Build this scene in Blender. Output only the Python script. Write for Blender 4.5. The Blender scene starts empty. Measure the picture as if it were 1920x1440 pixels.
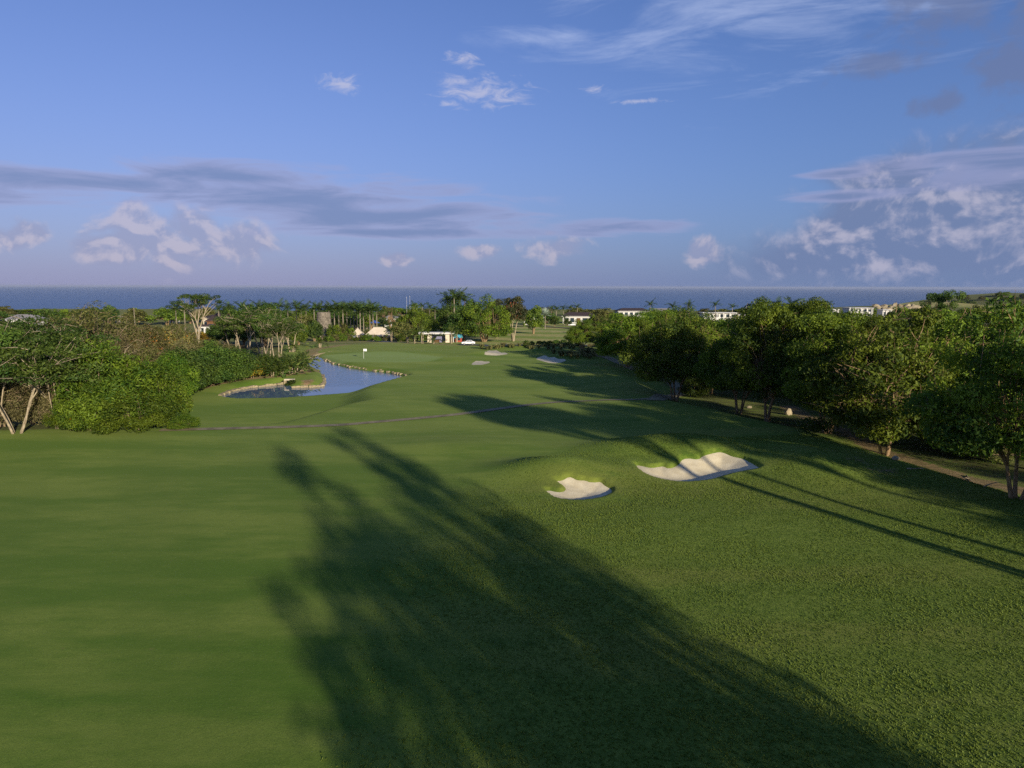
import bpy, math, random
import numpy as np
from mathutils import Vector, Matrix

sc = bpy.context.scene
COL = sc.collection
PI = math.pi

# ------------------------------------------------------------------ camera
F = 1330.0                                   # focal length in pixels of the 1920 px photograph
PITCH, ROLL = math.radians(7.83), math.radians(0.14)
CAMZ = 15.0
cam = bpy.data.cameras.new('camera')
cam.sensor_width = 36.0
cam.lens = 36.0 * F / 1920
cam.clip_start, cam.clip_end = 0.5, 200000.0
cam_o = bpy.data.objects.new('camera', cam)
COL.objects.link(cam_o)
cam_o.location = (0, 0, CAMZ)
CAMR = Matrix.Rotation(PI / 2 - PITCH, 3, 'X') @ Matrix.Rotation(ROLL, 3, 'Z')
cam_o.rotation_euler = CAMR.to_euler()
sc.camera = cam_o

# ------------------------------------------------------------------ light
SUN_AZ, SUN_EL = math.radians(151.0), math.radians(14.0)      # clockwise from +Y, the view direction
SKY_STRENGTH, EXPOSURE, SUN_POWER = 0.066, 0.97, 3.1
sun = bpy.data.lights.new('sun', 'SUN')
sun.energy = SUN_POWER
sun.angle = math.radians(0.9)
sun.color = (1.0, 0.89, 0.70)
sun_o = bpy.data.objects.new('sun', sun)
COL.objects.link(sun_o)
SUN_D = Vector((math.sin(SUN_AZ) * math.cos(SUN_EL), math.cos(SUN_AZ) * math.cos(SUN_EL), math.sin(SUN_EL)))
sun_o.rotation_euler = SUN_D.to_track_quat('Z', 'Y').to_euler()
sun_o.location = (60, -80, 60)
sc.view_settings.view_transform = 'Standard'
sc.view_settings.look = 'None'
sc.view_settings.gamma = 1.0
sc.view_settings.exposure = EXPOSURE
sc.view_settings.use_curve_mapping = False
sc.render.engine = 'CYCLES'
sc.cycles.use_denoising = False
sc.cycles.max_bounces = 6
sc.cycles.diffuse_bounces = 3
sc.cycles.transmission_bounces = 4


class Nodes:
    """small helper for shader maths"""
    def __init__(self, nt):
        self.nt = nt

    def new(self, t, **kw):
        n = self.nt.nodes.new(t)
        for k, v in kw.items():
            setattr(n, k, v)
        return n

    def put(self, sock, v):
        if isinstance(v, bpy.types.NodeSocket):
            self.nt.links.new(v, sock)
        elif v is not None:
            sock.default_value = v

    def m(self, op, a, b=None, c=None, clamp=False):
        n = self.new('ShaderNodeMath', operation=op, use_clamp=clamp)
        for i, v in enumerate((a, b, c)):
            if v is not None:
                self.put(n.inputs[i], v)
        return n.outputs[0]

    def sstep(self, x, lo, hi, a=0.0, b=1.0):
        n = self.new('ShaderNodeMapRange', interpolation_type='SMOOTHSTEP')
        for i, v in enumerate((x, lo, hi, a, b)):
            self.put(n.inputs[i], v)
        return n.outputs[0]

    def lin(self, x, lo, hi, a=0.0, b=1.0):
        n = self.new('ShaderNodeMapRange')
        for i, v in enumerate((x, lo, hi, a, b)):
            self.put(n.inputs[i], v)
        return n.outputs[0]

    def mix(self, f, a, b, blend='MIX'):
        n = self.new('ShaderNodeMix', data_type='RGBA', blend_type=blend)
        self.put(n.inputs[0], f)
        for i, v in ((6, a), (7, b)):
            if isinstance(v, tuple) and len(v) == 3:
                v = (*v, 1.0)
            self.put(n.inputs[i], v)
        return n.outputs[2]

    def xyz(self, x, y, z=0.0):
        n = self.new('ShaderNodeCombineXYZ')
        for i, v in enumerate((x, y, z)):
            self.put(n.inputs[i], v)
        return n.outputs[0]

    def noise(self, vec, scale=1.0, detail=4.0, rough=0.55, dist=0.0, lac=2.0):
        n = self.new('ShaderNodeTexNoise')
        if vec is not None:
            self.nt.links.new(vec, n.inputs['Vector'])
        for k, v in (('Scale', scale), ('Detail', detail), ('Roughness', rough), ('Distortion', dist), ('Lacunarity', lac)):
            n.inputs[k].default_value = v
        return n.outputs[0]

    def mapping(self, vec, scale=(1, 1, 1), rot=(0, 0, 0), loc=(0, 0, 0)):
        n = self.new('ShaderNodeMapping')
        self.nt.links.new(vec, n.inputs[0])
        n.inputs[1].default_value, n.inputs[2].default_value, n.inputs[3].default_value = loc, rot, scale
        return n.outputs[0]


# ------------------------------------------------------------------ sky: Nishita + haze + clouds, by direction
def build_world():
    w = bpy.data.worlds.new('World')
    sc.world = w
    w.use_nodes = True
    w.cycles.sampling_method = 'MANUAL'
    w.cycles.sample_map_resolution = 256
    nt = w.node_tree
    N = Nodes(nt)
    bg = nt.nodes['Background']
    sky = N.new('ShaderNodeTexSky', sky_type='NISHITA')
    sky.sun_disc = False
    sky.sun_elevation, sky.sun_rotation = SUN_EL, SUN_AZ
    sky.altitude, sky.air_density, sky.dust_density, sky.ozone_density = 100, 0.85, 0.45, 4.0
    K = 1.0 / (SKY_STRENGTH * 2 ** EXPOSURE)

    def c(r, g, b):
        return (r * K, g * K, b * K, 1.0)
    base = N.mix(1.0, sky.outputs[0], (0.79, 0.83, 1.09, 1), 'MULTIPLY')
    d = N.new('ShaderNodeTexCoord').outputs['Generated']
    s = N.new('ShaderNodeSeparateXYZ')
    nt.links.new(d, s.inputs[0])
    az = N.m('ARCTAN2', s.outputs[0], s.outputs[1])
    el = N.m('ARCSINE', s.outputs[2])

    v0 = N.xyz(az, el)

    def ell(u, v, ru, rv):
        """distance from an elliptical patch of sky, 1 on its rim"""
        cu, cv = math.atan((u - 960) / F), math.atan((537 - v) / F)
        ru, rv = ru / F, rv / F
        n1_ = N.new('ShaderNodeVectorMath', operation='MULTIPLY_ADD')
        nt.links.new(v0, n1_.inputs[0])
        n1_.inputs[1].default_value = (1 / ru, 1 / rv, 0)
        n1_.inputs[2].default_value = (-cu / ru, -cv / rv, 0)
        n2_ = N.new('ShaderNodeVectorMath', operation='LENGTH')
        nt.links.new(n1_.outputs[0], n2_.inputs[0])
        return n2_.outputs['Value']

    def union(lst, floor=2.2):
        o = floor
        for e in lst:
            o = N.m('SMOOTH_MIN', ell(*e), o, 0.25)
        return N.m('SUBTRACT', 1.0, o)
    # lavender haze that thickens to the horizon
    elp = N.m('MAXIMUM', el, 0.0)
    hz = N.m('POWER', 2.718, N.m('MULTIPLY', elp, -4.5))
    side = N.sstep(az, -0.5, 0.5)
    hcol = N.mix(side, c(.30, .31, .50), c(.155, .222, .415))
    col = N.mix(N.m('MULTIPLY', hz, 0.97), base, hcol)
    # streaky cirrus high up
    vc = N.mapping(v0, scale=(3.2, 17, 1), rot=(0, 0, math.radians(-22)))
    n = N.noise(vc, 1.6, 7, .62, .6)
    mk = N.m('ADD', union([(1360, 45, 330, 120), (1150, 15, 160, 45), (1060, 95, 90, 22)]), 0.0)
    a = N.sstep(N.m('ADD', N.m('MULTIPLY', mk, .55), N.m('MULTIPLY', N.m('SUBTRACT', n, .5), 2.4)), -.1, .85)
    col = N.mix(N.m('MULTIPLY', a, .62), col, c(.46, .55, .82))
    # loose dusky puffs upper right
    n = N.noise(N.mapping(v0, scale=(1, 1.3, 1)), 24, 7, .58, .25)
    mk = union([(1735, 85, 120, 95), (1775, 20, 60, 70), (1620, 185, 90, 26), (1850, 210, 60, 70), (1900, 125, 70, 34), (1730, 255, 40, 26), (2100, 150, 150, 90)])
    a = N.sstep(N.m('ADD', N.m('MULTIPLY', mk, .95), N.m('MULTIPLY', N.m('SUBTRACT', n, .5), 2.3)), -.05, .75)
    lit = N.sstep(el, math.atan(470 / F), math.atan(530 / F))
    col = N.mix(N.m('MULTIPLY', a, .70), col, N.mix(lit, c(.150, .195, .36), c(.38, .37, .50)))
    # small bright wisps
    n = N.noise(N.mapping(v0, scale=(1, 2.4, 1), rot=(0, 0, .12)), 30, 8, .66, .9)
    mk = union([(905, 192, 105, 34), (860, 176, 60, 18), (872, 135, 44, 17), (1105, 188, 32, 9), (1185, 212, 70, 6), (655, 188, 44, 22), (845, 214, 50, 10), (960, 203, 50, 14)])
    a = N.sstep(N.m('ADD', N.m('MULTIPLY', mk, .8), N.m('MULTIPLY', N.m('SUBTRACT', n, .5), 2.4)), .12, 1.0)
    col = N.mix(N.m('MULTIPLY', a, .72), col, c(.54, .55, .72))
    # cumulus towers
    vq = N.mapping(v0, scale=(1, 1.12, 1))
    off = N.mapping(v0, scale=(1, 1.12, 1), loc=(0.004, 0.012, 0))
    n1 = N.noise(vq, 21, 9, .55, .35)
    n2 = N.noise(off, 21, 9, .55, .35)
    nb = N.noise(vq, 60, 5, .6, .2)
    left = union([(300, 462, 120, 62), (262, 425, 40, 42), (365, 442, 66, 44), (455, 465, 80, 50), (15, 466, 50, 24), (78, 458, 34, 22), (190, 478, 52, 30), (1035, 467, 70, 32), (900, 472, 50, 18), (1310, 474, 42, 30), (1028, 440, 22, 9), (750, 490, 40, 16), (-150, 460, 120, 40), (-400, 450, 160, 60)])
    right = union([(1620, 435, 150, 100), (1550, 450, 80, 70), (1660, 490, 300, 80), (1740, 430, 230, 125), (1640, 358, 120, 36), (1870, 400, 190, 105), (1560, 500, 220, 56), (1900, 480, 190, 90), (2150, 420, 260, 130), (2600, 450, 330, 110)])

    r1_ = N.noise(vq, 12, 9, .56, .3)
    r2_ = N.noise(off, 12, 9, .56, .3)

    def puffs(mk, col, shade, light, alpha, k, bias, relief, n1=n1, n2=n2):
        dd = N.m('ADD', N.m('MULTIPLY', mk, 1.0), N.m('MULTIPLY', N.m('SUBTRACT', n1, .5), k))
        a = N.sstep(dd, .0, .60)
        lg = N.m('ADD', N.m('MULTIPLY', N.m('SUBTRACT', n1, n2), 7.0 * relief), N.m('MULTIPLY', N.m('SUBTRACT', nb, .5), .7 * relief))
        lg = N.sstep(N.m('ADD', lg, bias), -.25, .8)
        fade = N.sstep(el, -0.004, 0.026, .15, 1.0)
        return N.mix(N.m('MULTIPLY', N.m('MULTIPLY', a, alpha), fade), col, N.mix(lg, shade, light))
    col = puffs(left, col, c(.315, .335, .51), c(.55, .50, .60), .66, 2.2, .08, 1.0)
    col = puffs(right, col, c(.165, .225, .405), c(.43, .43, .57), .94, 1.25, -.06, .95, r1_, r2_)
    # long grey stratus band
    vs = N.mapping(v0, scale=(1, 6.0, 1), rot=(0, 0, .05))
    n = N.noise(vs, 6.5, 8, .56, .5)
    mk = union([(440, 352, 260, 26), (560, 385, 400, 44), (720, 412, 330, 36), (160, 378, 300, 26), (1130, 430, 130, 20), (760, 440, 330, 14), (1560, 350, 70, 10), (1850, 350, 200, 30), (1560, 388, 90, 12), (2200, 350, 300, 40), (-300, 390, 300, 40)])
    dd = N.m('ADD', N.m('MULTIPLY', mk, 1.0), N.m('MULTIPLY', N.m('SUBTRACT', n, .5), 2.5))
    a = N.sstep(dd, -.12, .6)
    edge = N.sstep(dd, .1, 1.0)
    col = N.mix(N.m('MULTIPLY', a, .80), col, N.mix(edge, c(.36, .385, .62), c(.185, .25, .46)))
    nt.links.new(col, bg.inputs[0])
    bg.inputs[1].default_value = SKY_STRENGTH


build_world()

# ------------------------------------------------------------------ object helpers
THINGS = []


def ray(u, v):
    return (CAMR @ Vector(((u - 960) / F, -(v - 720) / F, -1.0))).normalized()


def project(p):
    q = CAMR.transposed() @ (Vector(p) - Vector((0, 0, CAMZ)))
    if q.z > -0.1:
        return (960 + 5000 * (1 if q.x > 0 else -1), 2000)
    return (960 - F * q.x / q.z, 720 + F * q.y / q.z)


def link(o, parent=None):
    COL.objects.link(o)
    if parent is not None:
        o.parent = parent
    return o


def mesh_obj(name, me, parent=None, loc=(0, 0, 0), rot=(0, 0, 0), scale=(1, 1, 1)):
    o = bpy.data.objects.new(name, me)
    o.location, o.rotation_euler, o.scale = loc, rot, scale
    return link(o, parent)


def empty(name, loc, rz=0.0, scale=(1, 1, 1)):
    o = bpy.data.objects.new(name, None)
    o.empty_display_size = 0.5
    o.location, o.rotation_euler, o.scale = loc, (0, 0, rz), scale
    return link(o)


def thing(o, label, cat, group=None):
    """label may be shared by a family; finish_labels() then adds each one's place in the row"""
    o['category'] = cat
    if group:
        o['group'] = group
    THINGS.append((o, label))
    return o


def structure(o):
    o['kind'] = 'structure'
    return o


ORD = ['', 'second', 'third', 'fourth', 'fifth', 'sixth', 'seventh', 'eighth', 'ninth', 'tenth', 'eleventh', 'twelfth', 'thirteenth', 'fourteenth', 'fifteenth',
       'sixteenth', 'seventeenth', 'eighteenth', 'nineteenth', 'twentieth', 'twenty-first', 'twenty-second', 'twenty-third', 'twenty-fourth', 'twenty-fifth', 'twenty-sixth', 'twenty-seventh', 'twenty-eighth', 'twenty-ninth', 'thirtieth',
       'thirty-first', 'thirty-second', 'thirty-third', 'thirty-fourth', 'thirty-fifth', 'thirty-sixth', 'thirty-seventh', 'thirty-eighth', 'thirty-ninth', 'fortieth']


def finish_labels():
    fam = {}
    for o, l in THINGS:
        fam.setdefault(l, []).append(o)
    for l, os_ in fam.items():
        if len(os_) == 1:
            os_[0]['label'] = l
            continue
        os_.sort(key=lambda o: project(o.location)[0])
        n = len(os_)
        for i, o in enumerate(os_):
            if i == 0:
                t = 'leftmost'
            elif i == n - 1:
                t = 'rightmost'
            elif i <= n // 2 or n - i > len(ORD):
                t = ORD[i] + ' from the left'
            else:
                t = ORD[n - 1 - i] + ' from the right'
            o['label'] = l + ', ' + t


class MB:
    """collects vertices and faces, builds ONE mesh"""
    def __init__(self):
        self.v, self.f, self.m = [], [], []

    def add(self, vs, fs, mi=0):
        b = len(self.v)
        self.v += [tuple(p) for p in vs]
        self.f += [tuple(i + b for i in f) for f in fs]
        self.m += [mi] * len(fs)

    def box(self, x0, x1, y0, y1, z0, z1, mi=0, taper=0.0):
        t = taper
        self.add([(x0, y0, z0), (x1, y0, z0), (x1, y1, z0), (x0, y1, z0), (x0 + t, y0 + t, z1), (x1 - t, y0 + t, z1), (x1 - t, y1 - t, z1), (x0 + t, y1 - t, z1)],
                 [(3, 2, 1, 0), (4, 5, 6, 7), (0, 1, 5, 4), (1, 2, 6, 5), (2, 3, 7, 6), (3, 0, 4, 7)], mi)

    def tube(self, pts, rad, sides=6, mi=0, cap=True):
        pts = [Vector(p) for p in pts]
        vs, fs = [], []
        up = Vector((0.13, 0.21, 1)).normalized()
        n = len(pts)
        for i, p in enumerate(pts):
            t = (pts[min(i + 1, n - 1)] - pts[max(i - 1, 0)])
            if t.length < 1e-6:
                t = Vector((0, 0, 1))
            t.normalize()
            a = t.cross(up if abs(t.dot(up)) < .95 else Vector((1, 0, 0))).normalized()
            b = t.cross(a)
            for k in range(sides):
                an = 2 * PI * k / sides
                vs.append(p + (a * math.cos(an) + b * math.sin(an)) * rad[i])
        for i in range(n - 1):
            for k in range(sides):
                k2 = (k + 1) % sides
                fs.append((i * sides + k, i * sides + k2, (i + 1) * sides + k2, (i + 1) * sides + k))
        if cap:
            fs.append(tuple(reversed(range(sides))))
            fs.append(tuple((n - 1) * sides + k for k in range(sides)))
        self.add(vs, fs, mi)

    def build(self, name, *mats, smooth=False):
        me = bpy.data.meshes.new(name)
        me.from_pydata(self.v, [], self.f)
        for m in mats:
            me.materials.append(m)
        if len(mats) > 1:
            me.polygons.foreach_set('material_index', self.m)
        if smooth:
            me.polygons.foreach_set('use_smooth', [True] * len(self.f))
        me.update()
        return me


def np_mesh(name, verts, faces, mats, attrs=None, smooth=False):
    """verts (n,3), faces (m,k) arrays"""
    me = bpy.data.meshes.new(name)
    nv, (nf, k) = len(verts), faces.shape
    me.vertices.add(nv)
    me.vertices.foreach_set('co', np.asarray(verts, np.float32).ravel())
    me.loops.add(nf * k)
    me.loops.foreach_set('vertex_index', np.asarray(faces, np.int32).ravel())
    me.polygons.add(nf)
    me.polygons.foreach_set('loop_start', np.arange(0, nf * k, k, dtype=np.int32))
    me.polygons.foreach_set('loop_total', np.full(nf, k, np.int32))
    if smooth:
        me.polygons.foreach_set('use_smooth', np.ones(nf, bool))
    for m in mats:
        me.materials.append(m)
    for an, arr in (attrs or {}).items():
        a = me.attributes.new(an, 'FLOAT', 'POINT')
        a.data.foreach_set('value', np.asarray(arr, np.float32))
    me.update(calc_edges=True)
    return me


# ------------------------------------------------------------------ materials
def material(name):
    m = bpy.data.materials.new(name)
    m.use_nodes = True
    N = Nodes(m.node_tree)
    return m, N, m.node_tree.nodes['Principled BSDF']


def plain(name, colr, rough=.8, var=.12, scale=3.0, bump=0.0, metal=0.0):
    """painted / plastered / stone surface with mottling"""
    m, N, b = material(name)
    tc = N.new('ShaderNodeTexCoord').outputs['Object']
    n = N.noise(tc, scale, 6, .6)
    n2 = N.noise(tc, scale * 9, 3, .6)
    f = N.m('ADD', N.m('MULTIPLY', n, .7), N.m('MULTIPLY', n2, .3))
    dark = tuple(x * (1 - 2.2 * var) for x in colr)
    lite = tuple(min(1, x * (1 + 1.6 * var)) for x in colr)
    N.put(b.inputs['Base Color'], N.mix(N.sstep(f, .3, .7), dark, lite))
    b.inputs['Roughness'].default_value = rough
    b.inputs['Metallic'].default_value = metal
    b.inputs['Specular IOR Level'].default_value = .25
    if bump:
        bp = N.new('ShaderNodeBump')
        bp.inputs['Strength'].default_value = bump
        bp.inputs['Distance'].default_value = .05
        N.put(bp.inputs['Height'], f)
        N.put(b.inputs['Normal'], bp.outputs[0])
    return m


def leaf_mat(name, dark, lite, accent=None, frac=0.0, trans=.32, objvar=.30):
    m = bpy.data.materials.new(name)
    m.use_nodes = True
    nt = m.node_tree
    N = Nodes(nt)
    nt.nodes.remove(nt.nodes['Principled BSDF'])
    out = nt.nodes['Material Output']
    t = N.new('ShaderNodeAttribute', attribute_name='tint').outputs['Fac']
    ob = N.new('ShaderNodeObjectInfo').outputs['Random']
    cc = N.mix(N.sstep(t, .05, .95), dark, lite)
    if accent:
        cc = N.mix(N.sstep(t, 1 - frac, 1 - frac * .8), cc, accent)
    hs = N.new('ShaderNodeHueSaturation')
    N.put(hs.inputs['Hue'], N.lin(ob, 0, 1, .488, .512))
    N.put(hs.inputs['Value'], N.lin(ob, 0, 1, 1 - objvar, 1 + objvar))
    N.put(hs.inputs['Color'], cc)
    cc = hs.outputs[0]
    df = N.new('ShaderNodeBsdfDiffuse')
    tr = N.new('ShaderNodeBsdfTranslucent')
    gl = N.new('ShaderNodeBsdfGlossy')
    gl.inputs['Roughness'].default_value = .6
    gl.inputs['Color'].default_value = (.9, .95, .9, 1)
    N.put(df.inputs[0], cc)
    N.put(tr.inputs[0], N.mix(1.0, cc, (1.15, 1.1, .55, 1), 'MULTIPLY'))
    m1 = N.new('ShaderNodeMixShader')
    m1.inputs[0].default_value = trans
    nt.links.new(df.outputs[0], m1.inputs[1])
    nt.links.new(tr.outputs[0], m1.inputs[2])
    m2 = N.new('ShaderNodeMixShader')
    m2.inputs[0].default_value = .012
    nt.links.new(m1.outputs[0], m2.inputs[1])
    nt.links.new(gl.outputs[0], m2.inputs[2])
    nt.links.new(m2.outputs[0], out.inputs[0])
    return m


def bark_mat(name, a, b_, scale=6.0):
    m, N, b = material(name)
    tc = N.new('ShaderNodeTexCoord').outputs['Object']
    n = N.noise(N.mapping(tc, scale=(1, 1, .35)), scale, 6, .65)
    N.put(b.inputs['Base Color'], N.mix(N.sstep(n, .32, .68), a, b_))
    b.inputs['Roughness'].default_value = .9
    b.inputs['Specular IOR Level'].default_value = .1
    bp = N.new('ShaderNodeBump')
    bp.inputs['Strength'].default_value = .6
    bp.inputs['Distance'].default_value = .04
    N.put(bp.inputs['Height'], n)
    N.put(b.inputs['Normal'], bp.outputs[0])
    return m


def ground_mat():
    m, N, b = material('turf')
    pos = N.new('ShaderNodeNewGeometry').outputs['Position']

    def at(nm):
        return N.new('ShaderNodeAttribute', attribute_name=nm).outputs['Fac']
    big = N.noise(N.mapping(pos, scale=(.03, .13, .1), rot=(0, 0, .12)), 1, 6, .6)          # broad worn and lush streaks
    mid = N.noise(N.mapping(pos, scale=(.35, .9, .6)), 1, 5, .6)
    fine = N.noise(pos, 3.2, 5, .65)
    vfine = N.noise(pos, 11, 4, .7)
    f1 = N.m('ADD', N.m('MULTIPLY', big, .75), N.m('MULTIPLY', mid, .25))
    fair = N.mix(N.sstep(f1, .40, .60), (.080, .162, .015), (.205, .262, .044))
    fair = N.mix(N.sstep(fine, .3, .8, 0, .30), fair, (.075, .145, .016))
    sp = N.new('ShaderNodeSeparateXYZ')
    N.put(sp.inputs[0], pos)
    mow = N.m('SINE', N.m('ADD', N.m('ADD', N.m('MULTIPLY', sp.outputs[0], .62), N.m('MULTIPLY', sp.outputs[1], .34)), N.m('MULTIPLY', mid, 1.6)))     # mower passes
    fair = N.mix(N.sstep(mow, -.5, .5, 0, .20), fair, (.075, .135, .016))
    grain = N.noise(pos, 27, 3, .7)
    fair = N.mix(N.m('MULTIPLY', N.sstep(vfine, .45, .75), .5), fair, (.17, .235, .045))
    fair = N.mix(N.m('MULTIPLY', N.sstep(grain, .42, .66), .55), fair, (.045, .085, .012))
    fair = N.mix(N.m('MULTIPLY', N.sstep(N.noise(pos, 1.9, 3, .7), .66, .76), .45), fair, (.16, .14, .05))       # thin worn spots
    r1 = N.m('ADD', N.m('MULTIPLY', fine, .45), N.m('ADD', N.m('MULTIPLY', vfine, .35), N.m('MULTIPLY', mid, .25)))
    rough = N.mix(N.sstep(r1, .40, .64), (.076, .132, .016), (.172, .228, .036))
    rough = N.mix(N.sstep(big, .45, .62, 0, .6), rough, (.190, .205, .040))
    rough = N.mix(N.sstep(N.noise(pos, .55, 5, .65), .54, .68, 0, .6), rough, (.052, .105, .014))          # lusher clumps
    green = N.mix(N.sstep(f1, .4, .6), (.160, .245, .062), (.19, .27, .08))
    dry = N.mix(N.sstep(mid, .35, .65), (.17, .17, .05), (.46, .36, .15))
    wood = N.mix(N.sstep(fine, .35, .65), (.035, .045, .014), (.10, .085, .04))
    dirt = N.mix(N.sstep(N.m('ADD', N.m('MULTIPLY', fine, .5), N.m('MULTIPLY', mid, .5)), .38, .62), (.13, .085, .045), (.31, .20, .11))
    c = N.mix(at('rough'), fair, rough)
    c = N.mix(at('green'), c, green)
    jag = N.m('MULTIPLY', N.m('SUBTRACT', N.m('ADD', N.m('MULTIPLY', fine, .5), N.m('MULTIPLY', mid, .5)), .5), 1.6)
    c = N.mix(N.sstep(N.m('ADD', at('dry'), jag), .35, .75), c, dry)
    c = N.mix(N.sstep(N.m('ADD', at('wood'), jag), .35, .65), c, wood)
    c = N.mix(N.sstep(N.m('ADD', at('dirt'), jag), .40, .62), c, dirt)
    N.put(b.inputs['Base Color'], c)
    b.inputs['Roughness'].default_value = .95
    b.inputs['Specular IOR Level'].default_value = .08
    b.inputs['Sheen Weight'].default_value = .07          # leaf blades catch the low light at grazing angles
    b.inputs['Sheen Roughness'].default_value = .5
    b.inputs['Sheen Tint'].default_value = (.55, .65, .22, 1)
    h = N.m('ADD', N.m('MULTIPLY', fine, .45), N.m('ADD', N.m('MULTIPLY', vfine, .4), N.m('MULTIPLY', grain, .25)))
    amp = N.m('ADD', .26, N.m('MULTIPLY', N.m('MAXIMUM', at('rough'), N.m('MAXIMUM', at('dirt'), at('wood'))), .75))
    bp = N.new('ShaderNodeBump')
    bp.inputs['Distance'].default_value = .10
    N.put(bp.inputs['Strength'], amp)
    N.put(bp.inputs['Height'], h)
    N.put(b.inputs['Normal'], bp.outputs[0])
    return m


def sand_mat():
    m, N, b = material('bunker_sand')
    pos = N.new('ShaderNodeNewGeometry').outputs['Position']
    n = N.noise(pos, 1.1, 6, .6)
    rake = N.noise(N.mapping(pos, scale=(7, .8, 1), rot=(0, 0, .5)), 1.3, 3, .5)
    N.put(b.inputs['Base Color'], N.mix(N.sstep(n, .35, .65), (.62, .53, .345), (.72, .63, .43)))
    b.inputs['Roughness'].default_value = .95
    b.inputs['Specular IOR Level'].default_value = .1
    bp = N.new('ShaderNodeBump')
    bp.inputs['Strength'].default_value = .3
    bp.inputs['Distance'].default_value = .06
    N.put(bp.inputs['Height'], N.m('ADD', N.m('MULTIPLY', rake, .5), N.noise(pos, 9, 3, .6)))
    N.put(b.inputs['Normal'], bp.outputs[0])
    return m


def water_mat(name, colr, scale, strength, rough, patch):
    m, N, b = material(name)
    pos = N.new('ShaderNodeNewGeometry').outputs['Position']
    n = N.noise(N.mapping(pos, scale=scale), 1, 5, .6, .3)
    b.inputs['Base Color'].default_value = (*colr, 1)
    b.inputs['Roughness'].default_value = rough
    b.inputs['IOR'].default_value = 1.333
    bp = N.new('ShaderNodeBump')
    bp.inputs['Distance'].default_value = .08
    if patch:                                                     # breeze ruffles the far half, the lee stays glassy
        y = N.new('ShaderNodeSeparateXYZ')
        N.put(y.inputs[0], pos)
        e = N.m('ADD', N.m('ADD', y.outputs[1], N.m('MULTIPLY', y.outputs[0], -.12)), N.m('MULTIPLY', N.noise(pos, .15, 3, .5), 5))
        N.put(bp.inputs['Strength'], N.sstep(e, patch, patch + 5, strength * .02, strength))
    else:
        bp.inputs['Strength'].default_value = strength
    N.put(bp.inputs['Height'], n)
    N.put(b.inputs['Normal'], bp.outputs[0])
    return m


M = {
    'turf': ground_mat(),
    'sand': sand_mat(),
    'path': plain('path_concrete', (.27, .225, .125), .9, .2, .9),
    'road': plain('road_asphalt', (.10, .10, .115), .85, .1, .8),
    'pond': water_mat('pond_water', (.11, .165, .235), (1.6, .55, 1), .9, .03, 128.0),
    'sea': water_mat('sea_water', (.070, .140, .265), (.010, .004, 1), .4, .42, None),
    'stone': plain('limestone', (.32, .26, .15), .9, .22, 2.5, .5),
    'rock': plain('pale_rock', (.34, .28, .18), .9, .2, 1.6, .8),
    'white': plain('white_render', (.62, .60, .56), .7, .04, .8),
    'cream': plain('cream_render', (.66, .56, .42), .8, .06, .8),
    'shingle': plain('dark_shingle', (.055, .04, .04), .8, .25, 6.0, .4),
    'greyroof': plain('grey_roof', (.26, .24, .24), .8, .12, 2.0),
    'glass': plain('window_glass', (.03, .045, .06), .15, .1, 1.0),
    'wood': plain('brown_timber', (.16, .075, .035), .75, .2, 3.0),
    'metal': plain('galvanised_metal', (.45, .45, .46), .45, .08, 5.0, 0, .6),
    'mill': plain('mill_stone', (.20, .17, .13), .95, .30, 1.4, .9),
    'mortar': plain('mortar', (.15, .13, .10), .95, .2, 3.0),
    'carpaint': plain('white_car_paint', (.80, .80, .80), .25, .02, 1.0),
    'tyre': plain('tyre_rubber', (.02, .02, .02), .8, .1, 8.0),
    'teal': plain('teal_paint', (.05, .30, .42), .5, .05, 2.0),
    'red': plain('red_paint', (.38, .07, .04), .6, .05, 2.0),
    'blue': plain('blue_canvas', (.05, .10, .34), .7, .1, 2.0),
    'lilac': plain('lilac_wall', (.20, .20, .30), .8, .1, 2.0),
    'flag': plain('flag_cloth', (.80, .80, .78), .8, .02, 4.0),
    'bark': bark_mat('warm_bark', (.16, .10, .055), (.36, .25, .14)),
    'palebark': bark_mat('pale_bark', (.22, .17, .11), (.46, .38, .26)),
    'palmbark': bark_mat('palm_bark', (.17, .14, .10), (.34, .29, .22), 2.0),
    'twig': bark_mat('dry_twig', (.15, .10, .06), (.32, .24, .15)),
    'row': leaf_mat('row_leaves', (.045, .092, .014), (.240, .320, .026), trans=.42),
    'row2': leaf_mat('row_leaves_pink', (.045, .092, .014), (.225, .300, .028), (.36, .18, .11), .03),
    'bamboo': leaf_mat('bright_shrub_leaves', (.042, .096, .010), (.185, .255, .020), (.50, .24, .02), .010),
    'dark': leaf_mat('dark_leaves', (.030, .070, .014), (.125, .190, .026)),
    'feather': leaf_mat('feathery_leaves', (.036, .078, .016), (.140, .200, .030)),
    'olive': leaf_mat('olive_leaves', (.080, .095, .024), (.220, .215, .060)),
    'brown': leaf_mat('dry_leaves', (.095, .092, .034), (.255, .225, .090), trans=.2),
    'orange': leaf_mat('orange_flowering_leaves', (.085, .095, .026), (.21, .185, .055), (.60, .27, .05), .14),
    'flame': leaf_mat('flame_flowering_leaves', (.035, .05, .018), (.115, .105, .035), (.38, .10, .04), .12),
    'yellow': leaf_mat('yellow_shrub_leaves', (.10, .12, .02), (.42, .30, .03), (.55, .28, .02), .25),
    'palm': leaf_mat('palm_leaves', (.040, .078, .018), (.10, .150, .030)),
    'banana': leaf_mat('banana_leaves', (.060, .11, .02), (.17, .20, .045)),
    'silver': leaf_mat('silver_palm_leaves', (.26, .32, .26), (.42, .48, .40)),
    'tussock': leaf_mat('tussock_blades', (.10, .115, .035), (.34, .31, .12)),
    'blade': leaf_mat('rough_grass_blades', (.098, .156, .020), (.168, .222, .036), trans=.3, objvar=0),
}

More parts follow.
